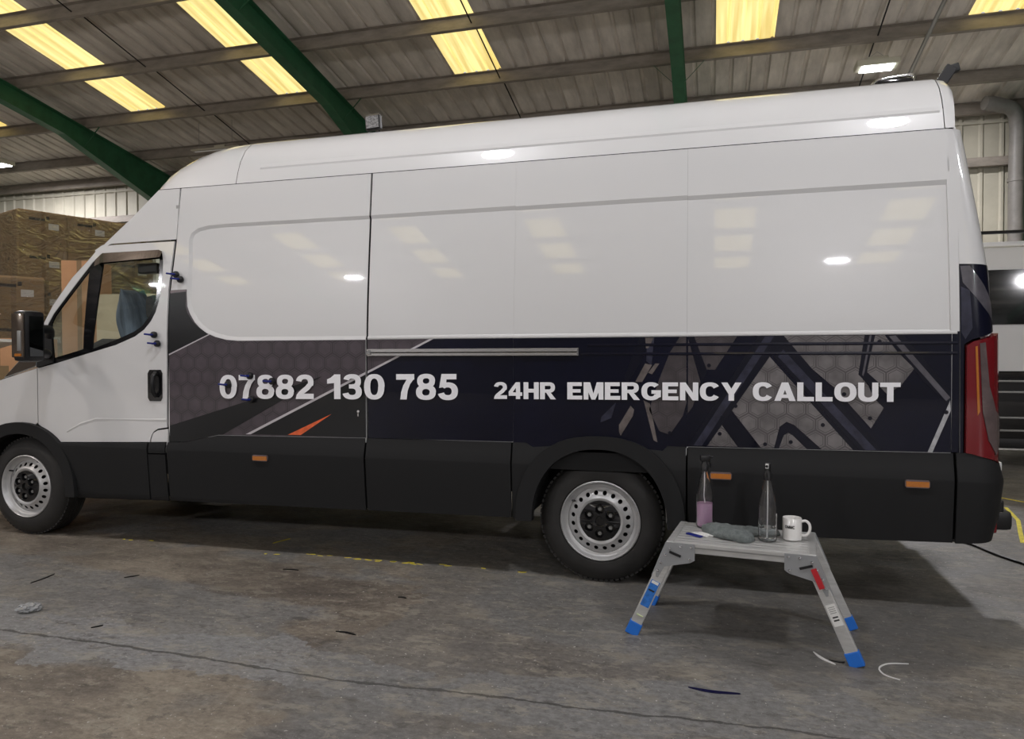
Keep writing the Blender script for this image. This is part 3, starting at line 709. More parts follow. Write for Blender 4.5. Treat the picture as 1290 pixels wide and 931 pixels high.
# -- cab upper side, forehead, windscreen
def cabtop(mir): return side('cab_upper_panel', [(-2.797, 2.042), (-2.797, GZ), (-2.965, GZ), (-3.17, 2.204), (-3.452, 1.984), (-3.465, 1.997), (-3.405, 2.03), (-3.328, 2.037)][::1], M['white'], van, mirror=mir)
cabtop(False); cabtop(True)
def row(z, c0, c1, n=10):
    xb = interp(-z, [-q[1] for q in BP], [q[0] for q in BP]); s = S(xb, z); bow = interp(z, [1.1, 1.6, 2.0, 2.39], [.42, .26, .24, .30])
    pts = [(xb, s), (xb - .012, s + .012), (xb - .03, s + .045), (xb - .055, s + .10)]
    x4 = xb - .055; y4 = s + .10
    for i in range(1, n + 1):
        y = y4 + (1.0 - y4) * i / n; t = (1 - y) / (1 - y4); pts.append((x4 - bow * (1 - t * t), y))
    full = pts + [(x, VW - y) for x, y in pts[-2::-1]]
    return [Vector((x, y, z)) for x, y in full[c0:c1 if c1 else len(full)]]
ztop = [GZ, 2.30, 2.204, 2.13]; zmid = [2.13, 2.06, 1.984]; zscr = [1.984, 1.90, 1.816, 1.72, 1.627, 1.53, 1.435]; zlow = [1.435, 1.37, 1.30, 1.2, 1.125]
b = B(); b.loft([row(z, 0, None) for z in ztop], False, False); b.build('cab_forehead', M['white'], van, smooth=50)
b = B(); b.loft([row(z, 0, 4) for z in zmid + zscr[1:]], False, False); b.build('windscreen_pillar', M['white'], van, smooth=50)
b = B(); b.loft([row(z, -4, None) for z in zmid + zscr[1:]], False, False); b.build('windscreen_pillar', M['white'], van, smooth=50)
b = B(); b.loft([row(z, 0, 4) for z in zlow], False, False); b.build('scuttle_corner', M['deflector'], van, smooth=50)
b = B(); b.loft([row(z, -4, None) for z in zlow], False, False); b.build('scuttle_corner', M['deflector'], van, smooth=50)
b = B(); b.loft([row(z, 3, -3) for z in zmid[:-1] + zscr + zlow[1:]], False, False); b.build('windscreen', M['screenglass'], van, smooth=50)
sc_o = [(-3.965, 1.205), (-4.27, 1.12), (-4.05, 1.30), (-3.93, 1.435), (-3.812, 1.627), (-3.65, 1.816), (-3.452, 1.984), (-3.47, 1.972), (-3.655, 1.79), (-3.81, 1.60), (-3.90, 1.45)]
for mir in (False, True): side('scuttle_side', sc_o, M['white'], van, mirror=mir, off=-.001)
side('scuttle_cover', [(-3.965, 1.207), (-4.26, 1.127), (-4.05, 1.295), (-3.93, 1.43), (-3.905, 1.445)], M['deflector'], van, off=.002, thick=.002)

# -- front door
wo = [(-3.478, 1.915), (-3.41, 1.970), (-3.37, 1.973), (-2.93, 1.968), (-2.903, 1.955), (-2.892, 1.90), (-2.89, 1.817), (-2.897, 1.72), (-2.911, 1.633), (-2.935, 1.56), (-2.969, 1.503), (-3.02, 1.45), (-3.094, 1.405), (-3.25, 1.35), (-3.461, 1.300), (-3.779, 1.225), (-3.945, 1.19), (-3.945, 1.26), (-3.90, 1.42), (-3.80, 1.57)]
gl = [(-3.392, 1.90), (-2.925, 1.92), (-2.922, 1.818), (-2.94, 1.64), (-2.985, 1.54), (-3.04, 1.475), (-3.107, 1.436), (-3.26, 1.382), (-3.459, 1.322)]
qu = [(-3.505, 1.86), (-3.79, 1.555), (-3.82, 1.50), (-3.80, 1.262), (-3.535, 1.322)]
do = [(-3.938, 1.20), (-3.945, .80)] + [(-3.843, .745), (-3.754, .682), (-2.985, .706), (-2.976, .74), (-2.955, .775), (-2.92, .795), (-2.848, .806), (-2.848, .9), (-2.842, 1.37), (-2.839, 1.71), (-2.812, 2.03), (-3.328, 2.027), (-3.405, 2.018), (-3.46, 1.985), (-3.655, 1.79), (-3.81, 1.60), (-3.90, 1.45), (-3.955, 1.26)]
wo_in = wo
for mir in (False, True):
    fd = side('front_door', do, M['white'], van, holes=[wo_in], mirror=mir)
    side('window_frame', wo, M['blackgloss'], fd, off=-.004, holes=[gl, qu], mirror=mir)
    side('door_window', gl, M['glass'], fd, off=-.009, thick=.003, mirror=mir)
    side('quarter_window', qu, M['glass'], fd, off=-.009, thick=.003, mirror=mir)
    side('lower_door_cladding', [(-3.77, .678), (-3.70, .60), (-3.645, .50), (-3.618, .298), (-2.99, .318), (-2.985, .50), (-2.985, .702)], M['clad'], fd, offf=cladoff, mirror=mir)
    if not mir:
        ribbon('wind_deflector', [(-3.455, 1.930), (-3.395, 1.975), (-2.93, 1.978), (-2.90, 1.965)], .004, [(-3.43, 1.885), (-3.37, 1.905), (-2.93, 1.922), (-2.895, 1.925)], .030, M['deflector'], fd)
        # black sail panel carrying the mirror arms
        side('mirror_base', [(-3.94, 1.195), (-3.79, 1.232), (-3.80, 1.43), (-3.86, 1.47), (-3.93, 1.33)], M['black'], fd, off=.012)
        # handle in its dished surround
        hs = [(-2.990, 1.00), (-2.977, .978), (-2.89, .978), (-2.878, 1.0), (-2.876, 1.16), (-2.888, 1.184), (-2.975, 1.184), (-2.990, 1.16)]
        side('handle_surround', hs, M['blackgloss'], fd, off=.006)
        B().tube([(-2.92, -.012, 1.01), (-2.918, -.042, 1.04), (-2.916, -.046, 1.09), (-2.918, -.042, 1.14), (-2.92, -.012, 1.165)], .014, 10).build('door_handle', M['black'], fd, smooth=50)
        ribbon('door_swage', [(-3.69, .745), (-3.574, .795), (-3.435, .831), (-2.85, .840)], .0, [(-3.68, .757), (-3.565, .812), (-3.43, .848), (-2.85, .856)], .004, M['white'], fd)
        ribbon('door_swage', [(-3.68, .757), (-3.565, .812), (-3.43, .848), (-2.85, .856)], .004, [(-3.68, .764), (-3.56, .822), (-3.42, .859), (-2.85, .866)], .0, M['white'], fd)
side('fuel_flap', [(-2.968, .64), (-2.973, .72), (-2.955, .765), (-2.918, .785), (-2.84, .796), (-2.84, .70), (-2.84, .64)], M['white'], van, off=0)
cl('flap_cladding', [(-2.978, .318), (-2.842, .322), (-2.842, .630), (-2.975, .628)])
cl('flap_cladding', [(-2.972, .637), (-2.842, .639), (-2.842, .712), (-2.970, .708)])

# -- wings, bonnet, nose
AFO = arc(-4.1, .31, .505, .50, 180, 0, 28, 2.2); AFI = arc(-4.1, .31, .425, .42, 180, 0, 28, 2.1)
wing = [(-3.952, 1.190), (-3.952, .81)] + [q for q in AFO[::-1] if q[0] < -3.955 and q[1] > .45] + [(-4.66, .45), (-4.95, .45), (-4.97, .70), (-4.93, .88), (-4.70, .98), (-4.50, 1.05), (-4.27, 1.115)]
for mir in (False, True):
    side('front_wing', wing, M['white'], van, mirror=mir)
    side('wheel_arch_moulding', AFO + AFI[::-1], M['clad'], van, off=.030, thick=.06, mirror=mir)
    b = B(); A_ = arc(-4.1, .33, .44, .42, 178, 2, 20); fnm = (lambda x, y, z: (x, VW - y, z)) if mir else (lambda x, y, z: (x, y, z))
    b.loft([[Vector(fnm(x, y, z)) for x, z in A_] for y in (.03, .5)], False, False); b.prism(A_, .5, .505, fnm); b.build('wheel_housing', M['dark'], van)
def brow(x, z, bow, crown):
    out = []
    s = S(x, z)
    for i in range(13):
        y = s + (VW - 2 * s) * i / 12; t = (1 - y) / (1 - s); out.append(Vector((x - bow * (1 - t * t), y, z + crown * max(0, 1 - t * t) ** .6)))
    return out
b = B(); b.loft([brow(-3.96, 1.19, .3, .02), brow(-4.27, 1.117, .28, .06), brow(-4.5, 1.052, .24, .07), brow(-4.7, .982, .2, .08), brow(-4.93, .88, .15, .06)], False, False); b.build('bonnet', M['white'], van, smooth=50)
b = B(); b.loft([brow(-4.93, .88, .15, .06), brow(-4.965, .80, .15, .0), brow(-4.97, .62, .15, 0)], False, False); b.build('front_grille', M['blackgloss'], van, smooth=50)
b = B(); b.loft([brow(-4.97, .62, .15, 0), brow(-4.985, .5, .16, 0), brow(-4.97, .38, .15, 0), brow(-4.90, .26, .12, 0)], False, False); b.build('front_bumper', M['clad'], van, smooth=50)
for s in (.2, 1.8): B().box((-4.99, s, .78), (.12, .26, .16), bev=.03).build('headlamp', M['clearlens'], van)

# -- door mirror on two arms
mr = B(); mr.box((-3.705, -.245, 1.405), (.115, .15, .335), bev=.035); mo = mr.build('door_mirror', M['black'], van, smooth=50)
B().box((-3.708, -.321, 1.41), (.095, .014, .285), bev=.006).build('mirror_cover', M['deflector'], mo, smooth=50)
B().box((-3.688, -.329, 1.375), (.030, .010, .13), bev=.004).build('mirror_indicator', M['steel'], mo, smooth=50)
B().box((-3.700, -.330, 1.283), (.050, .010, .018), bev=.003).build('amber_indicator', M['amber'], mo)
B().box((-3.646, -.245, 1.405), (.004, .095, .26)).build('mirror_glass', M['mirrorglass'], mo)
b = B(); b.tube(spline([(-3.69, -.20, 1.45), (-3.72, -.09, 1.455), (-3.80, -.01, 1.42)], 5), .030, 10); b.build('mirror_arm', M['black'], mo, smooth=50)
b = B(); b.tube(spline([(-3.70, -.20, 1.30), (-3.74, -.09, 1.295), (-3.84, -.01, 1.28)], 5), .030, 10); b.build('mirror_arm', M['black'], mo, smooth=50)

# -- cab interior
B().box((-3.35, 1.0, .55), (1.35, 1.86, .06)).build('cab_floor', M['dark'], van)
B().box((-2.80, 1.0, 1.42), (.03, 1.86, 1.7)).build('bulkhead', M['bulkhead'], van)
b = B(); b.loft([[Vector((x, y, z)) for x, z in ((-4.12, 1.02), (-4.10, 1.16 + h), (-3.92, 1.25 + h), (-3.76, 1.20 + h), (-3.66, 1.05), (-3.75, .8), (-4.1, .7))] for y, h in ((.09, -.02), (.3, .05), (.55, .16), (1.45, .16), (1.7, .05), (1.91, -.02))]); b.build('dashboard', M['seat'], van)
b = B(); b.tube([(-3.48 + .17 * sin(a) * .45, 1.5 + .19 * cos(a), 1.20 + .19 * sin(a)) for a in [2 * pi * i / 24 for i in range(25)]], .015, 8); b.tube([(-3.75, 1.5, 1.05), (-3.48, 1.5, 1.20)], .03, 8); b.box((-3.48, 1.5, 1.20), (.05, .34, .05)); b.build('steering_wheel', M['black'], van, smooth=50)
for y in (.38, .86, 1.5):
    so = B().box((-3.36, y, .95), (.50, .44, .16), bev=.05).build('cab_seat', M['seat'], van, smooth=50)
    B().bar((-3.16, y, 1.0), (-3.10, y, 1.50), .42, .12, up=(0, 1, 0), bev=.04).build('seat_back', M['seat'], so, smooth=50)
    B().box((-3.20, y, 1.62), (.10, .26, .17), bev=.04).tube([(-3.19, y - .06, 1.5), (-3.19, y - .06, 1.6)], .006, 6).build('headrest', M['seat'], so, smooth=50)
B().box((-3.09, .14, 1.87), (.16, .06, .07), bev=.01).build('belt_anchor', M['black'], van)
# towel draped over the near headrest
b = B(); rings = []
for i in range(13):
    t = i / 12; z = 1.74 - .37 * t; w = .05 + .085 * sin(min(1, t * 1.6) * pi / 2) * (1 - .62 * t ** 2.5); cx_ = -3.47 + .06 * t
    rg = []
    for k in range(20):
        a = 2 * pi * k / 20; w2 = w * (1 + .13 * sin(5 * a + 2.1 * t) + .06 * sin(9 * a)); rg.append(Vector((cx_ + w2 * cos(a), .38 + .11 * sin(a) * (1 + .1 * sin(4 * a)), z + .02 * sin(3 * a))))
    rings.append(rg)
b.loft(rings); tag(b.build('hanging_towel', M['towelblue'], smooth=60), 'blue-grey towel hanging over the seat back inside the cab window', 'towel')

# -- wheels
def wheel(x, mir, front=False):
    cy = .045; z0 = .35
    sg = -1 if mir else 1
    def Y(d): return (VW - (cy + d)) if mir else cy + d
    R_ = .350
    tp = [(.222, .012), (.232, .0), (.262, -.004), (.30, .006), (.325, .022), (.340, .042), (.348, .058), (.350, .075)]
    for k in range(5):
        yy = .078 + k * .018; tp += [(.350, yy), (.350, yy + .010), (.342, yy + .012), (.342, yy + .016)]
    tp += [(.350, .172), (.348, .185), (.33, .208), (.28, .222), (.222, .212)]
    b = B(); b.lathe([(rr, (VW - cy - h) if mir else cy + h) for rr, h in tp], (x, 0, z0), 'y', 72)
    ty = b.build('wheel', M['rubber'], van, smooth=40); 
    # shoulder tread blocks
    b = B()
    for k in range(72):
        a = 2 * pi * k / 72; c = Vector((x + .3445 * cos(a), Y(.058), z0 + .3445 * sin(a)))
        b.box(c, (.012, .032, .020), Matrix.Rotation(-a, 4, 'Y'))
    b.build('tread_blocks', M['rubber'], ty, kind='stuff')
    rp = [(.222, .016), (.224, .002), (.218, -.003), (.212, .003), (.208, .018), (.200, .030), (.186, .034), (.182, .055)]
    b = B(); b.lathe([(rr, Y(h)) for rr, h in rp], (x, 0, z0), 'y', 64); rim = b.build('rim', M['rim'], ty, smooth=50)
    # pierced disc with twenty round vents
    def dd(rr): return interp(rr, [.100, .118, .128, .140, .165, .184], [.018, .004, .002, .012, .030, .040])
    outer = [Vector((.184 * cos(2 * pi * k / 60), .184 * sin(2 * pi * k / 60), 0)) for k in range(60)]
    mid = [Vector((.139 * cos(2 * pi * k / 60), .139 * sin(2 * pi * k / 60), 0)) for k in range(60)]
    loops = [outer, mid]
    for k in range(20):
        a = 2 * pi * (k + .5) / 20; c = Vector((.1555 * cos(a), .1555 * sin(a), 0))
        loops.append([c + Vector((.0125 * cos(q) , .0125 * sin(q), 0)) for q in [2 * pi * i / 8 for i in range(8)]])
    fl = [q for l in loops for q in l]
    b = B(); b.add([(x + q.x, Y(dd(q.length)), z0 + q.y) for q in fl], [tuple(t) for t in tessellate_polygon(loops)])
    b.lathe([(rr, Y(dd(rr))) for rr in (.139, .134, .128, .123, .118, .108, .100)], (x, 0, z0), 'y', 60)
    b.build('vented_disc', M['rim'], ty, smooth=50)
    b = B(); b.lathe([(.20, Y(.05)), (.20, Y(.10)), (.0, Y(.10))], (x, 0, z0), 'y', 32); b.build('brake_drum', M['dark'], ty)
    # black hub cap with six nut wells
    ol = []
    for k in range(96):
        a = 2 * pi * k / 96; rr = .118 + .003 * cos(6 * a); ol.append(Vector((rr * cos(a), rr * sin(a), 0)))
    loops = [ol]; ctr = []
    for k in range(6):
        a = 2 * pi * k / 6 + pi / 2; c = Vector((.068 * cos(a), .068 * sin(a), 0)); ctr.append(c)
        loops.append([c + Vector((.0255 * cos(q), .0255 * sin(q), 0)) for q in [2 * pi * i / 16 for i in range(16)]])
    loops.append([Vector((.026 * cos(q), .026 * sin(q), 0)) for q in [2 * pi * i / 16 for i in range(16)]])
    fl = [q for l in loops for q in l]; h_ = lambda rr: -.008 + (.014 if rr > .11 else 0) + .004 * cos(rr * 60)
    b = B(); b.add([(x + q.x, Y(h_(q.length)), z0 + q.y) for q in fl], [tuple(t) for t in tessellate_polygon(loops)])
    for c in ctr:
        b.lathe([(.0255, Y(h_(.068))), (.020, Y(.02)), (0, Y(.02))], (x + c.x, 0, z0 + c.y), 'y', 16)
    b.lathe([(.026, Y(h_(.02))), (.024, Y(.004)), (0, Y(.004))], (x, 0, z0), 'y', 16)
    hc = b.build('hub_cap', M['blackgloss'], ty, smooth=40)
    for c in ctr: B().lathe([(0, Y(.0)), (.011, Y(.0)), (.012, Y(.004)), (.012, Y(.022))], (x + c.x, 0, z0 + c.y), 'y', 6).build('wheel_nut', M['steel'], hc)
    B().tube([(x - .147, Y(.03), z0 + .10), (x - .155, Y(.004), z0 + .107)], .006, 8).build('tyre_valve', M['black'], ty)
    return ty
for mir in (False, True): wheel(0, mir); wheel(-4.1, mir)

# -- side details
def marker(x, z):
    mk = side('side_marker_lamp', [(x - .055, z - .010), (x - .048, z - .021), (x + .048, z - .021), (x + .055, z - .010), (x + .055, z + .010), (x + .048, z + .019), (x - .048, z + .019), (x - .055, z + .010)], M['clearlens'], van, off=.040, thick=.02)
    side('amber_strip', [(x - .050, z - .015), (x + .050, z - .015), (x + .050, z + .011), (x - .050, z + .011)], M['amber'], mk, off=.044, thick=.006)
marker(-2.118, .637); marker(.644, .645); marker(1.560, .645)
rl = B().box((-.752, -.012, 1.303), (1.273, .024, .020), bev=.003).build('slide_rail', M['railmetal'], van)
B().box((-.752, -.010, 1.280), (1.273, .020, .017), bev=.003).build('rail_lower_lip', M['railmetal'], rl)
B().box((-.752, -.004, 1.292), (1.25, .006, .006)).build('rail_slot', M['dark'], rl)
B().box((-1.375, -.014, 1.293), (.03, .026, .03), bev=.004).build('rail_end_bracket', M['chrome'], rl)
B().box((-.112, -.012, 1.292), (.010, .03, .044), bev=.003).build('rail_end_cap', M['chrome'], rl)
B().lathe([(0, -.006), (.008, -.006), (.009, 0)], (-1.455, 0, .938), 'y', 12).box((-1.455, -.004, .918), (.010, .008, .024), bev=.003).build('lock_barrel', M['chrome'], van)
# pressed lines along the printed side: thin raised lips
def swage(xa, xb, z, m_):
    ribbon('side_swage', [(xa, z - .006), (xb, z - .006)], .004, [(xa, z), (xb, z)], .006, m_, van)
    ribbon('side_swage', [(xa, z), (xb, z)], .006, [(xa, z + .009), (xb, z + .009)], .004, m_, van)
swage(-.06, 1.735, 1.327, M['navy']); swage(-.10, 1.735, 1.278, M['navy']); swage(-1.39, 1.735, 1.378, M['white'])

# ------------------------------------------------------------ printed wrap, in thin vinyl layers on the lower side
sp1, sp2, sp3 = fps
LY = (.0016, .0030, .0040, .0050)
wl = lambda x: .778 + (x + 2.239) * (1.375 - .778) / (-.974 + 2.239)
v0 = side('vinyl_base', [(-2.823, .712), (-2.70, .716), (-2.451, .767), (-1.406, .779), (-1.406, 1.369)] + [(q[0] - .003, q[1] - .003) for q in RO[::-1][1:] if q[1] < 1.69] + [(-2.695, 1.708), (-2.816, 1.706), (-2.823, 1.37)], M['hexmauve'], sd, off=LY[0], thick=.001)
side('vinyl_band', [(-2.822, 1.683), (-2.700, 1.722 - .03), (-2.697, 1.60), (-2.683, 1.555), (-2.64, 1.50), (-2.60, 1.463), (-2.516, 1.414), (-2.822, 1.288)], M['bandblack'], sd, off=LY[1], thick=.001)
side('vinyl_edge', [(-2.822, 1.288), (-2.516, 1.414), (-2.505, 1.411), (-2.822, 1.279)], M['stripe'], sd, off=LY[1], thick=.001)
side('vinyl_triangle', [(-2.822, 1.686), (-2.700, 1.697), (-2.700, 1.706), (-2.822, 1.705)], M['mauve'], sd, off=LY[1], thick=.001)
side('vinyl_band', [(-2.822, .818), (-2.222, .99), (-1.70, 1.148), (-1.986, .994), (-2.417, .769), (-2.45, .768), (-2.70, .717), (-2.822, .712)], M['bandblack'], sd, off=LY[1], thick=.001)
side('vinyl_field', [(-2.22, .780), (-1.406, .780), (-1.406, 1.158)], M['bandblack'], sd, off=LY[1], thick=.001)
side('vinyl_stripe', [(-2.245, .778), (-2.208, .779), (-1.406, 1.161), (-1.406, 1.176)], M['stripe'], sd, off=LY[2], thick=.001)
side('vinyl_wedge', [(-1.941, .783), (-1.850, .784), (-1.636, .918)], M['orange'], sd, off=LY[2], thick=.001)
side('vinyl_base', [(-1.392, .779), (-.4853, .783), (-.4853, 1.370), (-1.392, 1.370)], M['navy'], sp1, off=LY[0], thick=.001)
side('vinyl_field', [(-1.392, 1.176), (-.985, 1.370), (-1.392, 1.370)], M['hexmauve'], sp1, off=LY[1], thick=.001)
side('vinyl_stripe', [(-1.392, 1.167), (-.968, 1.370), (-.994, 1.370), (-1.392, 1.181)], M['stripe'], sp1, off=LY[2], thick=.001)
side('vinyl_base', [(-.4847, .74), (-.37, .757)] + [q for q in AR_O if q[1] > .70 and q[0] > -.36 and q[0] < .36] + [(.4697, .78), (.4697, 1.370), (-.4847, 1.370)], M['navy'], sp2, off=LY[0], thick=.001)
side('vinyl_base', [(.4703, .787), (1.7122, .797), (1.7122, 1.384), (.4703, 1.370)], M['navy'], sp3, off=LY[0], thick=.001)
side('vinyl_base', [(1.7145, .80), (1.7455, .80), (1.7455, 1.384), (1.7145, 1.384)], M['navy'], sp3, off=LY[0], thick=.001)
D = {
'plate1': [(0.433, 1.37), (0.466, 1.37), (0.469, 1.02), (0.45, .95), (0.382, 0.847), (0.327, 0.866), (0.273, 0.98), (0.327, 1.146), (0.381, 1.285)],
'plate1b': [(0.476, 1.36), (0.54, 1.131), (0.501, 1.0), (0.476, .965)],
'plate2': [(0.508, 1.38), (0.723, 1.38), (0.614, 1.196), (0.571, 1.196), (0.551, 1.22)],
'plate3': [(0.853, 1.277), (0.872, 1.277), (1.002, 1.123), (1.095, 1.012), (1.279, 0.795), (1.133, 0.795), (1.003, 0.915), (0.966, 0.93), (0.933, 0.904), (0.907, 0.794), (0.844, 0.792), (0.689, 0.996), (0.692, 1.016), (0.707, 1.032)],
'plate4': [(0.638, 0.914), (0.648, 0.906), (0.728, 0.794), (0.571, 0.794)],
'plate5': [(0.952, 1.381), (1.328, 1.377), (1.301, 1.177), (1.347, 1.118), (1.37, 1.059), (1.417, 1.009), (1.36, 0.906), (1.19, 1.108), (1.086, 1.202), (1.013, 1.28)],
'plate6': [(1.376, 1.376), (1.418, 1.372), (1.475, 1.287), (1.551, 1.204), (1.492, 1.12), (1.431, 1.077), (1.354, 1.165), (1.338, 1.186)],
'plate7': [(0.93, 0.792), (0.954, 0.861), (0.975, 0.874), (0.995, 0.862), (1.064, 0.793)],
'plate8': [(1.072, 0.856), (1.128, 0.857), (1.247, 0.801), (1.168, 0.796)],
'strutA': [(0.478, 0.792), (0.576, 0.795), (0.953, 1.379), (0.826, 1.38)],
'strutAh': [(0.505, 0.793), (0.548, 0.794), (0.905, 1.38), (0.862, 1.38)],
'strutB': [(0.905, 1.379), (0.952, 1.381), (1.41, 0.798), (1.31, 0.796), (0.880, 1.29)],
'strutBh': [(0.924, 1.263), (0.948, 1.300), (1.385, 0.799), (1.335, 0.797)],
'strutC': [(1.429, 1.374), (1.501, 1.373), (1.708, 1.096), (1.708, 1.023), (1.597, 1.137)],
'strutCh': [(1.437, 1.363), (1.467, 1.367), (1.708, 1.064), (1.69, 1.047)],
'strutD': [(0.476, 1.375), (0.508, 1.38), (0.575, 1.188), (0.548, 1.131)],
'strutE': [(1.708, 1.052), (1.710, 1.0), (1.633, 0.797), (1.612, 0.797)],
'cable5': [(1.328, 1.377), (1.372, 1.376), (1.34, 1.186), (1.4, 1.127), (1.37, 1.102), (1.301, 1.173)],
'cable5h': [(1.351, 1.377), (1.360, 1.377), (1.329, 1.186), (1.323, 1.165), (1.318, 1.173), (1.320, 1.188)],
's1': [(0.252, 1.228), (0.289, 1.22), (0.236, 1.128), (0.199, 1.128)],
's2': [(0.305, 1.228), (0.327, 1.228), (0.289, 1.17), (0.268, 1.178)],
's3': [(0.174, 0.999), (0.193, 0.979), (0.187, 0.945), (0.121, 0.835), (0.112, 0.856), (0.112, 0.893)],
's4': [(0.244, 1.029), (0.277, 1.013), (0.318, 0.805), (0.297, 0.815)],
's5': [(0.252, 1.366), (0.297, 1.366), (0.268, 1.31), (0.256, 1.31)],
's7': [(.015, .935), (.095, 1.015), (.07, .93), (.01, .905)],
's8': [(.262, 1.366), (.300, 1.366), (.285, 1.22), (.258, 1.24)],
's6': [(0.219, 1.368), (0.248, 1.368), (0.248, 1.269), (0.162, 1.128), (0.137, 1.144)]}
for k_, nm, m_, par, l_ in (('s7', 'vinyl_streak', 'strutmid', sp2, 1), ('s8', 'vinyl_streak', 'strutmid', sp2, .6), ('s6', 'vinyl_streak', 'strut', sp2, 1), ('s1', 'vinyl_streak', 'streak', sp2, 2), ('s2', 'vinyl_streak', 'streak', sp2, 2), ('s3', 'vinyl_streak', 'streak', sp2, 1), ('s4', 'vinyl_streak', 'streak', sp2, 1), ('s5', 'vinyl_streak', 'streak', sp2, 1),
        ('plate1', 'vinyl_plate', 'platedark', sp2, 1), ('plate1b', 'vinyl_plate', 'platedark', sp3, 1), ('plate2', 'vinyl_plate', 'platedark', sp3, 1), ('plate3', 'vinyl_plate', 'plate', sp3, 1), ('plate4', 'vinyl_plate', 'plate', sp3, 1),
        ('plate5', 'vinyl_plate', 'plate', sp3, 1), ('plate6', 'vinyl_plate', 'plate', sp3, 1), ('plate7', 'vinyl_plate', 'plate', sp3, 2),
        ('strutA', 'vinyl_strut', 'strut', sp3, 1.5), ('strutB', 'vinyl_strut', 'strut', sp3, 2), ('strutC', 'vinyl_strut', 'strut', sp3, 1.5), ('strutD', 'vinyl_strut', 'strut', sp3, 1.6),
        ('strutAh', 'vinyl_sheen', 'strutmid', sp3, 2.5), ('strutBh', 'vinyl_sheen', 'strutmid', sp3, 3), ('strutCh', 'vinyl_sheen', 'strutlight', sp3, 2.5), ('strutE', 'vinyl_edge', 'silverprint', sp3, 2),
        ('cable5', 'vinyl_strut', 'strut', sp3, 1.7), ('cable5h', 'vinyl_edge', 'strutlight', sp3, 2.2)):
    pts = D[k_]
    if par is sp3: pts = [(a, min(c, 1.369)) for a, c in pts]
    side(nm, pts, M[m_], par, off=.0016 + .0009 * l_, thick=.0006)
# printed rivets
for x, z in [(0.583, 1.218), (0.857, 1.24), (0.717, 1.007), (0.863, 0.812), (0.638, 0.86), (0.651, 0.947), (1.395, 1.337), (1.138, 0.918), (0.987, 0.827), (1.236, 1.075), (1.355, 0.957), (1.69, 0.993), (.382, .857)]:
    rv = side('printed_rivet', arc(x, z, .010, .010, 0, 330, 11), M['strut'], sp2 if x < .47 else sp3, off=.0048, thick=.0005)
    
# lettering: each letter is cut white vinyl lying on the wrap
def ring(cx, cy, rx, ry, ix, iy, a0=0, a1=360, n=28, e=2.35):
    def pt(a, x, y):
        a = math.radians(a); c, s_ = cos(a), sin(a)
        return (cx + x * math.copysign(abs(c) ** (2 / e), c), cy + y * math.copysign(abs(s_) ** (2 / e), s_))
    o_ = []
    for k in range(n):
        p, q = a0 + (a1 - a0) * k / n, a0 + (a1 - a0) * (k + 1) / n
        o_.append([pt(p, rx, ry), pt(q, rx, ry), pt(q, ix, iy), pt(p, ix, iy)])
    return o_
def rc_(a, b_, c, d_): return [[(a, b_), (c, b_), (c, d_), (a, d_)]]
def mir_(polys, w): return [[(w - x, y) for x, y in q] for q in polys]
MV = [[(.03, 1), (.34, 1), (.60, 0), (.41, 0)]]
YV = [[(0, 1), (.29, 1), (.53, .55), (.60, .36), (.34, .36)]]
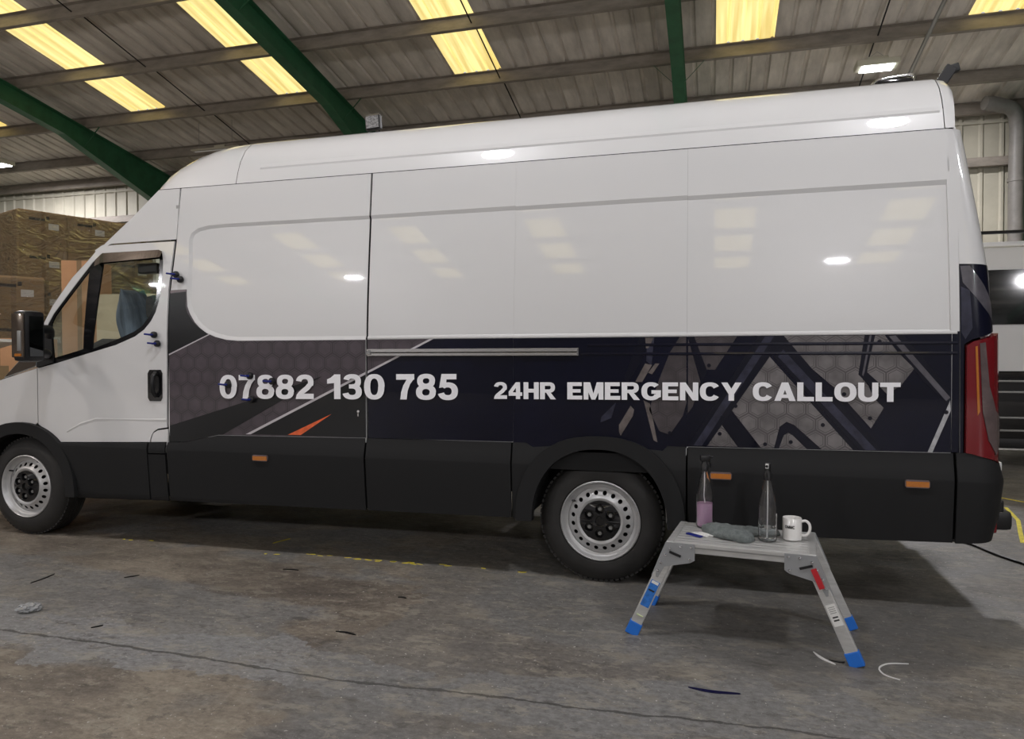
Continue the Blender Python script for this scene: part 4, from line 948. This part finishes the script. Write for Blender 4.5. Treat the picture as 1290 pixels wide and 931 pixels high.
GL = {
'0': (.80, ring(.40, .5, .40, .51, .155, .33)),
'1': (.58, rc_(.30, 0, .56, 1) + [[(.02, .62), (.02, .80), (.17, .87), (.32, 1), (.45, 1), (.45, .66)]]),
'2': (.78, ring(.39, .69, .375, .32, .135, .135, -25, 172) + [[(0, 0), (.78, 0), (.78, .22), (.36, .22)], [(0, 0), (.36, .22), (.60, .40), (.73, .57), (.51, .635), (.42, .53), (.14, .30), (.04, .17)]]),
'3': (.78, ring(.38, .715, .35, .295, .125, .115, -85, 165) + ring(.385, .30, .39, .31, .15, .13, -168, 88) + rc_(.27, .43, .42, .60)),
'4': (.82, rc_(.44, 0, .69, 1) + rc_(.02, .19, .81, .40) + [[(.02, .38), (.24, .38), (.48, .72), (.48, 1), (.44, 1), (.02, .44)]]),
'5': (.80, rc_(.14, .79, .73, 1) + [[(.14, 1), (.36, 1), (.31, .50), (.05, .46)]] + ring(.39, .33, .40, .345, .155, .15, -165, 140)),
'7': (.76, rc_(.01, .78, .75, 1) + [[(.75, .83), (.45, .80), (.30, .55), (.21, .28), (.18, 0), (.44, 0), (.48, .34), (.58, .60)]]),
'8': (.80, ring(.40, .73, .36, .28, .13, .105) + ring(.40, .29, .40, .30, .15, .125)),
'H': (.88, rc_(0, 0, .28, 1) + rc_(.60, 0, .88, 1) + rc_(.25, .39, .65, .61)),
'R': (.92, rc_(0, 0, .28, 1) + rc_(.25, .79, .54, 1) + rc_(.25, .39, .54, .58) + ring(.53, .695, .33, .305, .09, .105, -90, 90) + [[(.34, .42), (.60, .42), (.92, 0), (.62, 0)]]),
'E': (.78, rc_(0, 0, .28, 1) + rc_(.25, .78, .76, 1) + rc_(.25, .40, .70, .60) + rc_(.25, 0, .78, .22)),
'M': (1.02, rc_(0, 0, .25, 1) + rc_(.77, 0, 1.02, 1) + MV + mir_(MV, 1.02)),
'G': (.96, ring(.48, .5, .48, .51, .20, .29, 42, 330) + rc_(.50, .36, .96, .56) + [[(.71, .08), (.96, .18), (.96, .50), (.71, .50)]]),
'N': (.88, rc_(0, 0, .26, 1) + rc_(.62, 0, .88, 1) + [[(.0, 1), (.27, 1), (.88, 0), (.61, 0)]]),
'C': (.94, ring(.48, .5, .48, .51, .20, .29, 32, 328)),
'Y': (.94, rc_(.34, 0, .60, .45) + YV + mir_(YV, .94)),
'A': (.98, [[(0, 0), (.29, 0), (.56, .80), (.64, 1), (.34, 1)], [(.98, 0), (.69, 0), (.42, .80), (.34, 1), (.64, 1)]] + rc_(.24, .16, .74, .35)),
'L': (.76, rc_(0, 0, .28, 1) + rc_(.25, 0, .76, .23)),
'O': (.98, ring(.49, .5, .49, .51, .205, .29)),
'U': (.88, rc_(0, .38, .27, 1) + rc_(.61, .38, .88, 1) + ring(.44, .39, .44, .40, .17, .17, 180, 360)),
'T': (.88, rc_(0, .77, .88, 1) + rc_(.30, 0, .58, .80))}
def letters(txt, x0, x1, z0, z1, yoff=-.0085, parent=van, mat='whitevinyl', tilt=0.0, gap=.07, name='vinyl_letter'):
    tot = sum(GL[c][0] for c in txt) + gap * (len(txt) - 1); k = (x1 - x0) / tot; cx = x0
    for c in txt:
        w, polys = GL[c]; b = B()
        for qi, q in enumerate(polys):
            pts = [Vector((cx + x * k, 0, z0 + y * (z1 - z0) + tilt * (cx + x * k - x0))) for x, y in q]
            tri = tessellate_polygon([[Vector((p.x, p.z, 0)) for p in pts]]); n = len(pts)
            b.add([(p.x, yoff - qi * .00012, p.z) for p in pts], [tuple(t) for t in tri])
        me = bpy.data.meshes.new(name); me.from_pydata(b.v, [], b.f)
        bm = bmesh.new(); bm.from_mesh(me); 
        for f_ in bm.faces:
            f_.normal_update()
            if f_.normal.y > 0: f_.normal_flip()
        bm.to_mesh(me); bm.free()
        link(name, me, M[mat], parent); cx += (w + gap) * k
for txt, a, c, z0, z1 in (('07882', -2.430, -1.752, 1.003, 1.152), ('130', -1.665, -1.278, 1.010, 1.160), ('785', -1.205, -.813, 1.014, 1.164)):
    letters(txt, a, c, z0, z1, tilt=.008)
for txt, a, c, z0, z1 in (('24HR', -.597, -.236, 1.026, 1.121), ('EMERGENCY', -.173, .746, 1.029, 1.124), ('CALLOUT', .801, 1.490, 1.036, 1.131)):
    letters(txt, a, c, z0, z1, tilt=.006)

# ------------------------------------------------------------ cardboard boxes on pallets, left background
def boxthing(c, d, rz, label, mat='card', tape=True, lab=True, group='cardboard boxes behind the cab'):
    t = thing('cardboard_box', label, 'box', c, rz, group)
    B().box((0, 0, d[2] / 2), (d[0], d[1], d[2]), bev=.006).build('carton', M[mat], t)
    if tape:
        b = B(); b.box((0, 0, d[2] + .0012), (d[0] + .002, .055, .0015)).build('parcel_tape', M['tape'], t)
        B().box((0, -d[1] / 2 - .0012, d[2] * .5), (.05, .0015, d[2])).build('side_tape', M['tape'], t)
    if lab:
        B().box((d[0] * .22, -d[1] / 2 - .002, d[2] * .62), (.13, .002, .085)).build('paper_label', M['paper'], t)
        B().box((-d[0] * .12, -d[1] / 2 - .002, d[2] * .78), (.20, .002, .035)).box((d[0] * .1, -d[1] / 2 - .002, d[2] * .83), (.04, .002, .05)).build('printed_marks', M['print'], t)
    return t
def pallet(c, w, d, rz, label):
    t = thing('wooden_pallet', label, 'pallet', c, rz)
    for i in range(7): B().box((0, -d / 2 + .05 + i * (d - .1) / 6, .133), (w, .09, .02)).build('deck_board', M['cardpale'], t)
    for x in (-w / 2 + .05, 0, w / 2 - .05): B().box((x, 0, .0615), (.09, d, .123)).build('bearer', M['cardpale'], t)
    return t
def stack(cx, cy, rz, nx, ny, hs, bw, bd, z0, tag_, film=True):
    R = Matrix.Rotation(rz, 3, 'Z'); z = z0
    pos = ['left', 'middle', 'right'] if nx == 3 else ['left', 'right']
    lev = ['bottom', 'second', 'third', 'fourth', 'fifth', 'top']
    for li, h in enumerate(hs):
        for i in range(nx):
            for j in range(ny):
                p = R @ Vector(((i - (nx - 1) / 2) * (bw + .008), (j - (ny - 1) / 2) * (bd + .008), 0))
                lv = 'top' if li == len(hs) - 1 else lev[li]
                lb = f'box in the {tag_}, {lv} layer, {pos[i]} column' + (', front row' if j == 0 else ', back row')
                boxthing((cx + p.x, cy + p.y, z), (bw, bd, h - .004), rz, lb, tape=j == 0, lab=j == 0)
        z += h
    w, d, ht = nx * (bw + .008) + .03, ny * (bd + .008) + .03, z - z0 - .03
    if film:
        b = B(); rings = []
        for k in range(9):
            rg = []; zz = z0 + .02 + (ht - .02) * k / 8
            for a_, (x, y) in enumerate([(-1, -1), (-.5, -1), (0, -1), (.5, -1), (1, -1), (1, -.3), (1, .3), (1, 1), (.3, 1), (-.3, 1), (-1, 1), (-1, .3), (-1, -.3)]):
                e = random.uniform(.006, .02); q = R @ Vector((x * (w / 2 + e), y * (d / 2 + e), 0)); rg.append(Vector((cx + q.x, cy + q.y, zz)))
            rings.append(rg)
        b.loft(rings, True, False); o = b.build('stretch_wrap', M['film'], smooth=60)
        tag(o, f'clear shiny stretch wrap around the {tag_}', 'plastic wrap')
# tall rear stack, nearer low stack, pale boxes between them and the cab
stack(-8.62, 4.62, math.radians(70), 3, 2, [.52] * 6, .60, .62, .144, 'tall wrapped pile')
pallet((-8.62, 4.62, 0), 1.85, 1.28, math.radians(70), 'wooden pallet under the tall wrapped pile of boxes')
stack(-7.98, 2.62, math.radians(62), 2, 2, [.52, .52, .52, .52], .62, .60, .144, 'lower wrapped pile')
pallet((-7.98, 2.62, 0), 1.28, 1.24, math.radians(62), 'wooden pallet under the lower wrapped pile of boxes')
boxthing((-6.50, 2.88, 0), (.40, .45, 1.1), math.radians(25), 'tall pale cardboard box standing behind the windscreen, lower one', 'cardpale', lab=False)
boxthing((-6.50, 2.88, 1.106), (.38, .43, 1.27), math.radians(25), 'tall pale orange-brown box rising beside the windscreen pillar, upper one', 'cardpale', lab=False)
boxthing((-6.3, 1.80, 0), (.55, .5, .75), math.radians(15), 'pale cardboard box on the floor left of the mirror, lower one', 'cardpale', lab=False)
boxthing((-6.3, 1.80, .756), (.55, .5, .70), math.radians(15), 'pale cardboard box left of the mirror, topmost of two', 'cardpale', lab=False)
for k, (x, y, z, w, h, lb) in enumerate(((-5.60, 3.02, 0, 1.0, 1.1, 'large cream box seen through the cab window, lower one'), (-5.60, 3.02, 1.106, 1.0, .86, 'large cream box seen through the cab window, upper one'))):
    boxthing((x, y, z), (w, .8, h), math.radians(10), lb, 'cardcream', lab=k == 1)
# white sheet of board leaning low at the far left edge
tag(B().bar((-6.15, .85, 1.22), (-5.55, 1.05, 1.42), .5, .03, bev=.004).build('white_board', M['paper']), 'white board with a dark edge lying on the boxes left of the mirror', 'board')
tag(B().box((-5.85, .95, .6), (.5, .4, 1.18), Matrix.Rotation(.3, 4, 'Z'), bev=.006).build('cardboard_crate', M['card']), 'brown cardboard crate under the white board, left edge', 'box')

# ------------------------------------------------------------ second van parked behind on the right
v2 = thing('parked_van', 'white van with dark windows and dark lower panels, parked behind at the right edge', 'van', (5.7, 5.1, 0))
def v2b(name, c, d, mat, bev=.03, par=v2): return B().box((c[0], c[1], c[2]), d, bev=bev).build(name, M[mat], par, smooth=40)
sec = [(0, .32), (0, 1.5), (.06, 2.2), (.16, 2.46), (.34, 2.55), (1.66, 2.55), (1.84, 2.46), (1.94, 2.2), (2.0, 1.5), (2.0, .32)]
b = B(); b.loft([[Vector((x, 1 + (y - 1) * k, .32 + (z - .32) * kz)) for y, z in sec] for x, k, kz in ((-2.75, .93, .96), (-2.66, 1, 1), (2.0, 1, 1), (2.6, .97, .72), (3.0, .9, .42))])
bd = b.build('body', M['white'], v2, smooth=40)
for i in range(3): B().bar((-1.66 + 1.42 * i, .012, 1.60), (-1.66 + 1.42 * i, .045, 2.20), 1.41, .04, up=(0, 1, 0)).build('side_window', M['screendark'], v2)
v2b('dark_lower_panel', (0, -.012, .72), (5.3, .03, .74), 'blackgloss', .01)
for z in (.98, .86, .58, .44): v2b('body_rib', (0, -.034, z), (5.2, .02, .022), 'steel', .006)
v2b('sill', (0, .03, .30), (5.2, .08, .12), 'black', .02)
for x in (-.85, 1.9):
    b = B(); b.lathe([(.0, .06), (.2, .06), (.22, .0), (.33, .01), (.345, .05), (.345, .22), (.2, .24), (0, .24)], (x, -.03, .345), 'y', 32); w_ = b.build('wheel', M['rubber'], v2, smooth=40)
    B().lathe([(0, .02), (.12, .015), (.19, .03), (.215, .0)], (x, -.036, .345), 'y', 24).build('rim', M['rim'], w_, smooth=40)
b = B(); b.tube([(-2.55, .35, 2.55), (-2.55, .35, 2.66), (1.6, .35, 2.66)], .02, 8); b.build('roof_rail', M['black'], v2)
B().tube([(-2.6, .3, 2.55), (-2.6, .3, 2.72)], .02, 8).box((-2.6, .3, 2.74), (.10, .05, .05)).build('roof_bracket', M['chrome'], v2)

# ------------------------------------------------------------ things on the van
t = thing('work_light', 'small square work light standing on the van roof edge near the cab', 'lamp', (-1.553, .42, 2.735))
B().box((0, 0, .072), (.105, .04, .095), Matrix.Rotation(-.06, 4, 'Y'), bev=.008).build('lamp_body', M['black'], t)
B().box((0, -.022, .072), (.088, .006, .078), Matrix.Rotation(-.06, 4, 'Y')).build('lens', M['ledlens'], t)
B().box((0, 0, .117), (.10, .05, .010), Matrix.Rotation(-.06, 4, 'Y')).build('top_rim', M['chrome'], t)
B().tube([(-.04, .0, .02), (-.04, 0, 0), (.04, 0, 0), (.04, 0, .02)], .006, 6).build('bracket', M['black'], t)
t = thing('roof_light_bar', 'low chrome-edged light bar on the rear of the van roof', 'light bar', (1.53, .50, 2.745))
b = B(); b.tube(spline([(-.10, 0, 0), (-.07, 0, .035), (-.03, 0, .052), (.10, 0, .062), (.128, 0, .055), (.128, 0, .02)], 4), .010, 8); b.build('chrome_hoop', M['chrome'], t, smooth=50)
B().box((.03, .02, .022), (.18, .08, .045), bev=.015).build('lamp_bar', M['blackgloss'], t, smooth=40)
t = thing('roof_camera_mount', 'black tilted bracket rising from the rear corner of the van roof', 'bracket', (1.80, .62, 2.70))
B().bar((-.03, 0, 0), (.075, 0, .17), .05, .06, bev=.006).build('arm', M['black'], t)
B().bar((.05, 0, .15), (.11, 0, .165), .045, .045, bev=.006).build('head', M['black'], t)
B().tube([(.02, 0, .10), (.07, 0, .02), (.06, 0, -.03)], .005, 6).build('lead', M['black'], t)
# round wrap magnets with blue pins: centre on the side skin
def magnet(x, z, where, horiz=True):
    y = S(x, z)
    t = thing('wrap_magnet', f'black round magnet with a blue pin, {where}', 'magnet', (x, y - .007, z), 0, 'wrap magnets on the van side')
    B().lathe([(0, 0), (.018, 0), (.022, -.004), (.022, -.018), (.018, -.024), (0, -.026)], (0, 0, 0), 'y', 20).build('magnet_disc', M['black'], t, smooth=40)
    B().tube([(0, -.024, 0), (-.004, -.05, 0)], .007, 8).build('stem', M['bluedark'], t)
    B().tube([(-.004, -.046, 0), (-.035, -.058, .004)], .006, 8).build('pin', M['bluedark'], t, smooth=60)
for q in ((-2.770, 1.806, 'upper of the two beside the recess corner'), (-2.735, 1.785 - .012, 'lower of the two beside the recess corner'), (-2.925, 1.414, 'upper of the two above the door handle'),
          (-2.900, 1.356, 'lower of the two above the door handle'), (-2.362, 1.093, 'on the leading 0'), (-2.200, 1.148, 'at the top of the 7'), (-2.192, 1.000, 'at the foot of the 7'), (-2.040, 1.116, 'on the 8 after the 7')): magnet(*q)

# ------------------------------------------------------------ folding work platform with bottles, cloth and mug
HZ = .44
pf = thing('work_platform', 'low folding aluminium work platform with blue feet beside the rear wheel', 'platform', (.735, -.470, 0), math.radians(-6.5))
L2, D2 = .300, .205
deck = B()
n = 9
for i in range(n):
    y = -D2 + .012 + (2 * D2 - .024) * (i + .5) / n; B().box((0, y, HZ - .012), (2 * L2 - .03, (2 * D2 - .024) / n - .006, .022), bev=.003).build('deck_plank', M['alu'], pf)
B().box((0, 0, HZ - .028), (2 * L2 - .06, 2 * D2 - .06, .010)).build('under_deck', M['dark'], pf)
for s in (-1, 1):
    B().box((0, s * (D2 - .008), HZ - .024), (2 * L2, .016, .044), bev=.003).build('side_rail', M['alu'], pf)
    B().box((0, s * (D2 + .001), HZ - .020), (2 * L2 - .14, .004, .006)).build('rail_groove', M['steel'], pf)
    B().box((s * (L2 - .006), 0, HZ - .014), (.034, 2 * D2 + .004, .030), bev=.006).build('end_cap_rail', M['alu'], pf)
    for q in (-1, 1):
        ysd = q * (D2 - .012)
        a = Vector((s * (L2 - .012), ysd, HZ - .03)); c = Vector((s * .455, q * (D2 + .005), .03)); dr = (c - a).normalized()
        lg = B().bar(a, c, .024, .052, up=(0, 1, 0) if False else (0, 0, 1), bev=.004)
        # bar: width across y, height in the slope plane
        lo = lg.build('leg', M['alu'], pf)
        B().bar(c - dr * .03, c + dr * .032, .030, .060, bev=.004).build('rubber_foot', M['blue'], lo)
        yo = ysd + q * .016; hx = s
        g = [(hx * (L2 - .115), HZ - .004), (hx * (L2 - .115), HZ - .075), (hx * (L2 - .095), HZ - .088), (hx * (L2 + .018), HZ - .115), (hx * (L2 + .047), HZ - .168), (hx * (L2 + .076), HZ - .16), (hx * (L2 + .036), HZ - .06), (hx * (L2 + .012), HZ - .004)]
        gb = B().prism(g, yo - .003, yo + .003).build('hinge_plate', M['hinge'], lo)
        b = B()
        for gx, gz in ((-.10, -.018), (-.055, -.018), (-.095, -.072), (-.008, -.03), (.012, -.062), (.032, -.098), (.046, -.135)):
            B().lathe([(0, -.005), (.006, -.004), (.0075, .001)], (hx * (L2 + gx), yo + q * .003 * 1.0, HZ + gz), 'y', 8).build('rivet', M['chrome'], lo)
        B().bar((hx * (L2 - .055), yo + q * .006, HZ - .062), (hx * (L2 - .005), yo + q * .006, HZ - .045), .006, .010).build('latch_lever', M['black'], lo)
        if q == -1:
            if s == -1:
                B().bar(a + dr * .17, a + dr * .30, .0265, .040).build('blue_label', M['bluelabel'], lo)
                B().bar(a + dr * .172, a + dr * .185, .0275, .032).build('label_print', M['paper'], lo)
                B().bar(a + dr * .215, a + dr * .222, .0275, .028).build('label_print', M['print'], lo)
                B().bar(a + dr * .345, a + dr * .349, .034, .030).build('paint_splash', M['splash'], lo)
            else:
                B().bar(a + dr * .03, a + dr * .115, .050, .022).build('red_label', M['redlabel'], lo)
                B().bar(a + dr * .185, a + dr * .275, .0265, .038).build('warning_label', M['paper'], lo)
                for dd_ in (.235, .248): B().bar(a + dr * dd_, a + dr * (dd_ + .006), .0275, .022).build('label_print', M['print'], lo)
                for dd_ in (.195, .203, .211, .219): B().bar(a + dr * dd_, a + dr * (dd_ + .0025), .0275, .026).build('label_print', M['steel'], lo)
def onfloor(x, y): return (x, y)
# bottles
def bottle(x, y, rot, liquid, level, label, tiltcap=0.0):
    t = thing('spray_bottle', label, 'bottle', (x, y, HZ + .001), rot)
    body = [(0, .004), (.036, .004), (.040, .010), (.040, .155), (.037, .172), (.021, .245), (.015, .262), (.015, .285)]
    b = B(); b.lathe([(0, 0), (.036, 0), (.0405, .008), (.0405, .155), (.0375, .173), (.0215, .246), (.0155, .263), (.0155, .287), (.0135, .287), (.0135, .262), (.019, .244), (.035, .170), (.038, .155), (.038, .010), (.034, .005), (0, .005)], (0, 0, 0), 'z', 32); b.build('bottle_body', M['bottle'], t, smooth=40)
    rr = [(0, .0065), (.0335, .0065), (.0375, .011), (.0375, min(level, .155))]
    if level > .155: rr.append((.033, level))
    rr.append((0, level)); b = B(); b.lathe(rr, (0, 0, 0), 'z', 32); b.build('liquid', M[liquid], t, smooth=40)
    B().tube([(0, 0, .285), (.003, 0, .15), (-.016, .0, .015)], .0028, 6).build('dip_tube', M['tube'], t)
    b = B(); b.lathe([(0, .272), (.018, .272), (.018, .300), (.013, .306), (.013, .320), (0, .320)], (0, 0, 0), 'z', 20); b.build('collar', M['black'], t, smooth=40)
    b = B(); b.box((-.002, 0, .334), (.050, .026, .030), bev=.010); b.tube([(-.024, 0, .338), (-.040, 0, .338)], .006, 8); b.tube(spline([(-.018, 0, .326), (-.030, 0, .308), (-.028, 0, .288)], 4), .005, 6); b.build('trigger_head', M['black'], t, smooth=50)
    return t
bottle(.566, -.330, math.radians(200), 'liquidpink', .118, 'clear spray bottle half full of pink liquid, left on the work platform')
t = bottle(.840, -.520, math.radians(80), 'liquid', .060, 'clear spray bottle nearly empty, beside the mug on the work platform')
B().box((-.030, 0, .338), (.006, .014, .022), bev=.003).build('white_nozzle', M['paper'], t)
# mug
t = thing('mug', 'white ceramic mug with small black print, right end of the work platform', 'mug', (.948, -.470, HZ + .001), math.radians(-8))
b = B(); b.lathe([(0, 0), (.036, 0), (.041, .004), (.0415, .098), (.040, .100), (.038, .098), (.037, .010), (0, .007)], (0, 0, 0), 'z', 36); b.build('mug_body', M['mug'], t, smooth=50)
b = B(); b.tube(spline([(.038, 0, .084), (.058, 0, .088), (.073, 0, .072), (.073, 0, .044), (.058, 0, .024), (.038, 0, .022)], 5), .0062, 10); b.build('mug_handle', M['mug'], t, smooth=60)
# small block print "OMMC" wrapped round the body
b = B(); a0 = -2.30; ht = .014; zc = .056
for i, ch in enumerate('OMMC'):
    w, polys = GL[ch]
    for q in polys:
        pts = []
        for x, y in q:
            aa = a0 + (i * 1.08 + x) * .0105 / .0418; pts.append((.0421 * cos(aa), .0421 * sin(aa), zc + y * ht))
        b.add(pts, [tuple(t_) for t_ in tessellate_polygon([[Vector((x, y, 0)) for x, y in q]])])
b.build('printed_word', M['print'], t)
# grey cloth heaped on the deck
def cloth(pts, w, h, nm, label):
    sp_ = spline(pts, 8); rings = []; n = len(sp_)
    for i, p in enumerate(sp_):
        tt = i / (n - 1); k = min(1, 4.5 * min(tt, 1 - tt) + .35); tg = (sp_[min(i + 1, n - 1)] - sp_[max(i - 1, 0)]).normalized(); nn = Vector((-tg.y, tg.x, 0))
        rg = []
        for j in range(20):
            a = 2 * pi * j / 20; ww = w * k * (1 + .10 * sin(3 * a + 9 * tt)); hh = h * k * (1 + .14 * sin(12 * tt + 2 * a))
            q = p + nn * ww * cos(a); z = p.z + max(0, hh * (.35 + sin(a)) if sin(a) > -.35 else 0)
            rg.append(Vector((q.x, q.y, z + .0035 * sin(7 * a + 14 * tt) * (sin(a) > 0))))
        rings.append(rg)
    b = B(); b.loft(rings); return tag(b.build(nm, M['towel'], smooth=70), label, 'cloth')
cloth([(.575, -.375, HZ + .002), (.64, -.46, HZ + .002), (.70, -.52, HZ + .002), (.775, -.565, HZ + .002)], .060, .034, 'microfibre_cloth', 'rolled grey microfibre cloth lying on the work platform between the bottles')
cloth([(.68, -.36, HZ + .002), (.75, -.41, HZ + .002), (.83, -.43, HZ + .002), (.90, -.40, HZ + .002)], .032, .022, 'microfibre_cloth', 'thinner grey cloth fold lying behind the clear bottle on the platform')
# squeegees
def squee(x, y, rz, mat, lb):
    o = B().box((0, 0, 0), (.085, .022, .006), bev=.002).build('squeegee', M[mat]); o.location = (x, y, HZ + .004); o.rotation_euler = (0, 0, rz); tag(o, lb, 'squeegee')
squee(.522, -.515, math.radians(-40), 'bluedark', 'dark blue flat squeegee at the left front of the work platform')
squee(.549, -.500, math.radians(-40), 'paper', 'white flat squeegee beside the dark blue one, on the work platform')
squee(.577, -.487, math.radians(-40), 'paper', 'second white squeegee, partly under the grey cloth')

# ------------------------------------------------------------ floor: worn yellow marks, scraps, cable
def blot(cx, cy, lx, ly, rz, n=9):
    c, s = cos(rz), sin(rz); out = []
    for i in range(n):
        a = 2 * pi * i / n; q = random.uniform(.6, 1.1); x, y = lx * q * cos(a), ly * q * sin(a); out.append((cx + x * c - y * s, cy + x * s + y * c))
    return out
def marks(name, items, mat, z=.0015, kind='stuff'):
    b = B()
    for q in items:
        pl = blot(*q); tri = tessellate_polygon([[Vector((x, y, 0)) for x, y in pl]]); m = len(pl)
        b.add([(x, y, z) for x, y in pl] + [(x, y, 0) for x, y in pl], [tuple(t_) for t_ in tri] + [(i, (i + 1) % m, (i + 1) % m + m, i + m) for i in range(m)])
    return b.build(name, M[mat], floor, kind=kind)
it = []
for a, c, y0, y1, dens in ((-3.36, -3.08, .13, .15, .6), (-2.2, -2.08, .09, .07, .8), (-1.92, -1.68, .15, .13, .8), (-1.64, -1.44, .13, .12, .7), (-1.40, -1.02, .125, .135, 1.3), (-1.0, -.88, .14, .14, 1.0), (-.78, -.70, .13, .13, .9), (-.66, -.46, .14, .15, .5)):
    k = int((c - a) / .045 * dens)
    for i in range(k): tt = random.random(); it.append((a + (c - a) * tt, y0 + (y1 - y0) * tt + random.uniform(-.018, .018), random.uniform(.012, .035), random.uniform(.006, .014), random.uniform(-.3, .3)))
for i in range(8): it.append((-2.27 + i * .005, .33 + i * .016, .018, .010, 1.2))
marks('worn_yellow_marking', [q if len(q) == 5 else q for q in it], 'yellow')
def strip(name, pts, w):
    b = B()
    for i in range(len(pts) - 1):
        a, c = Vector((*pts[i], .0008)), Vector((*pts[i + 1], .0008)); b.bar(a, c, w, .0016)
    return b.build(name, M['yellow'], floor)
strip('yellow_floor_line', [(2.6, 4.0), (3.02, 3.42), (3.6, 2.62)], .03)
strip('yellow_floor_line', [(2.95, 2.9), (2.86, 2.40), (2.72, 1.97), (2.62, 1.65)], .028)
marks('worn_yellow_marking', [(3.0, 2.42, .05, .10, .2), (2.98, 2.30, .04, .07, .3), (3.05, 2.15, .05, .04, .1)], 'yellow')
def scrap(name, pts, w, mat, label, cat='scrap', h=.0025, group=None):
    P3 = spline([(x, y, .002) for x, y in pts], 6); n = len(P3); L_ = []; R_ = []
    for i, p in enumerate(P3):
        tg = (P3[min(i + 1, n - 1)] - P3[max(i - 1, 0)]).normalized(); nn = Vector((-tg.y, tg.x, 0)); k = max(.15, sin(pi * (i + .4) / n)) * w
        L_.append(p + nn * k); R_.append(p - nn * k)
    b = B(); b.loft([[l + Vector((0, 0, h)), r_ + Vector((0, 0, h)), r_ - Vector((0, 0, .0015)), l - Vector((0, 0, .0015))] for l, r_ in zip(L_, R_)])
    o = b.build(name, M[mat]); return tag(o, label, cat, group)
scrap('vinyl_offcut', [(.515, -1.105), (.60, -1.12), (.705, -1.11)], .0085, 'scrapblue', 'long dark blue vinyl offcut on the floor in front of the platform')
scrap('backing_strip', [(1.02, -.63), (1.045, -.69), (1.09, -.74)], .0065, 'scrapwhite', 'short curved white backing strip beside the right platform foot')
scrap('backing_strip', [(1.38, -.655), (1.30, -.675), (1.255, -.73), (1.262, -.79), (1.31, -.825)], .0028, 'scrapwhite', 'thin hooked white backing strip right of the platform')
scrap('vinyl_offcut', [(1.07, -.70), (1.11, -.71), (1.13, -.705)], .006, 'scrap', 'tiny black vinyl scrap beside the short white strip')
for a, c, lb in (((-1.86, -.19), (-1.76, -.18), 'black vinyl sliver below the yellow marks, in front of the sliding door'), ((-.99, -.46), (-.94, -.465), 'small black sliver on the floor left of the rear wheel'),
                 ((-1.07, -.965), (-.96, -.98), 'black sliver lying nearest the camera, left of centre'), ((-2.20, -1.23), (-2.17, -1.19), 'short black sliver on the grey painted strip'),
                 ((-2.65, -.57), (-2.60, -.51), 'black bent sliver near the left, behind the short one'), ((-3.08, -.79), (-3.10, -.62), 'thin black line of vinyl at the far left of the floor')):
    m_ = ((a[0] + c[0]) / 2 + .004, (a[1] + c[1]) / 2 + .006); scrap('vinyl_offcut', [a, m_, c], .0065, 'scrap', lb)
# crumpled clear film at the left
b = B(); bm = bmesh.new(); bmesh.ops.create_icosphere(bm, subdivisions=3, radius=1)
for v in bm.verts:
    k = 1 + .35 * sin(9 * v.co.x + 4 * v.co.y) * cos(7 * v.co.z + 5 * v.co.x); v.co = Vector((-2.69 + v.co.x * .055 * k, -1.13 + v.co.y * .045 * k, .018 + v.co.z * .018 * abs(k)))
me = bpy.data.meshes.new('crumpled_film'); bm.to_mesh(me); bm.free()
tag(link('crumpled_film', me, M['bagfilm'], smooth=25), 'crumpled piece of clear plastic film on the floor at the far left', 'plastic film')
b = B(); b.tube(spline([(1.60, 1.9, .008), (2.05, 1.62, .008), (2.24, 1.53, .008), (2.33, 1.25, .008), (2.42, 1.06, .008), (2.60, .80, .008), (2.95, .55, .008)], 6), .0075, 8)
tag(b.build('power_cable', M['black'], smooth=60), 'black power cable running across the floor behind the rear bumper', 'cable')
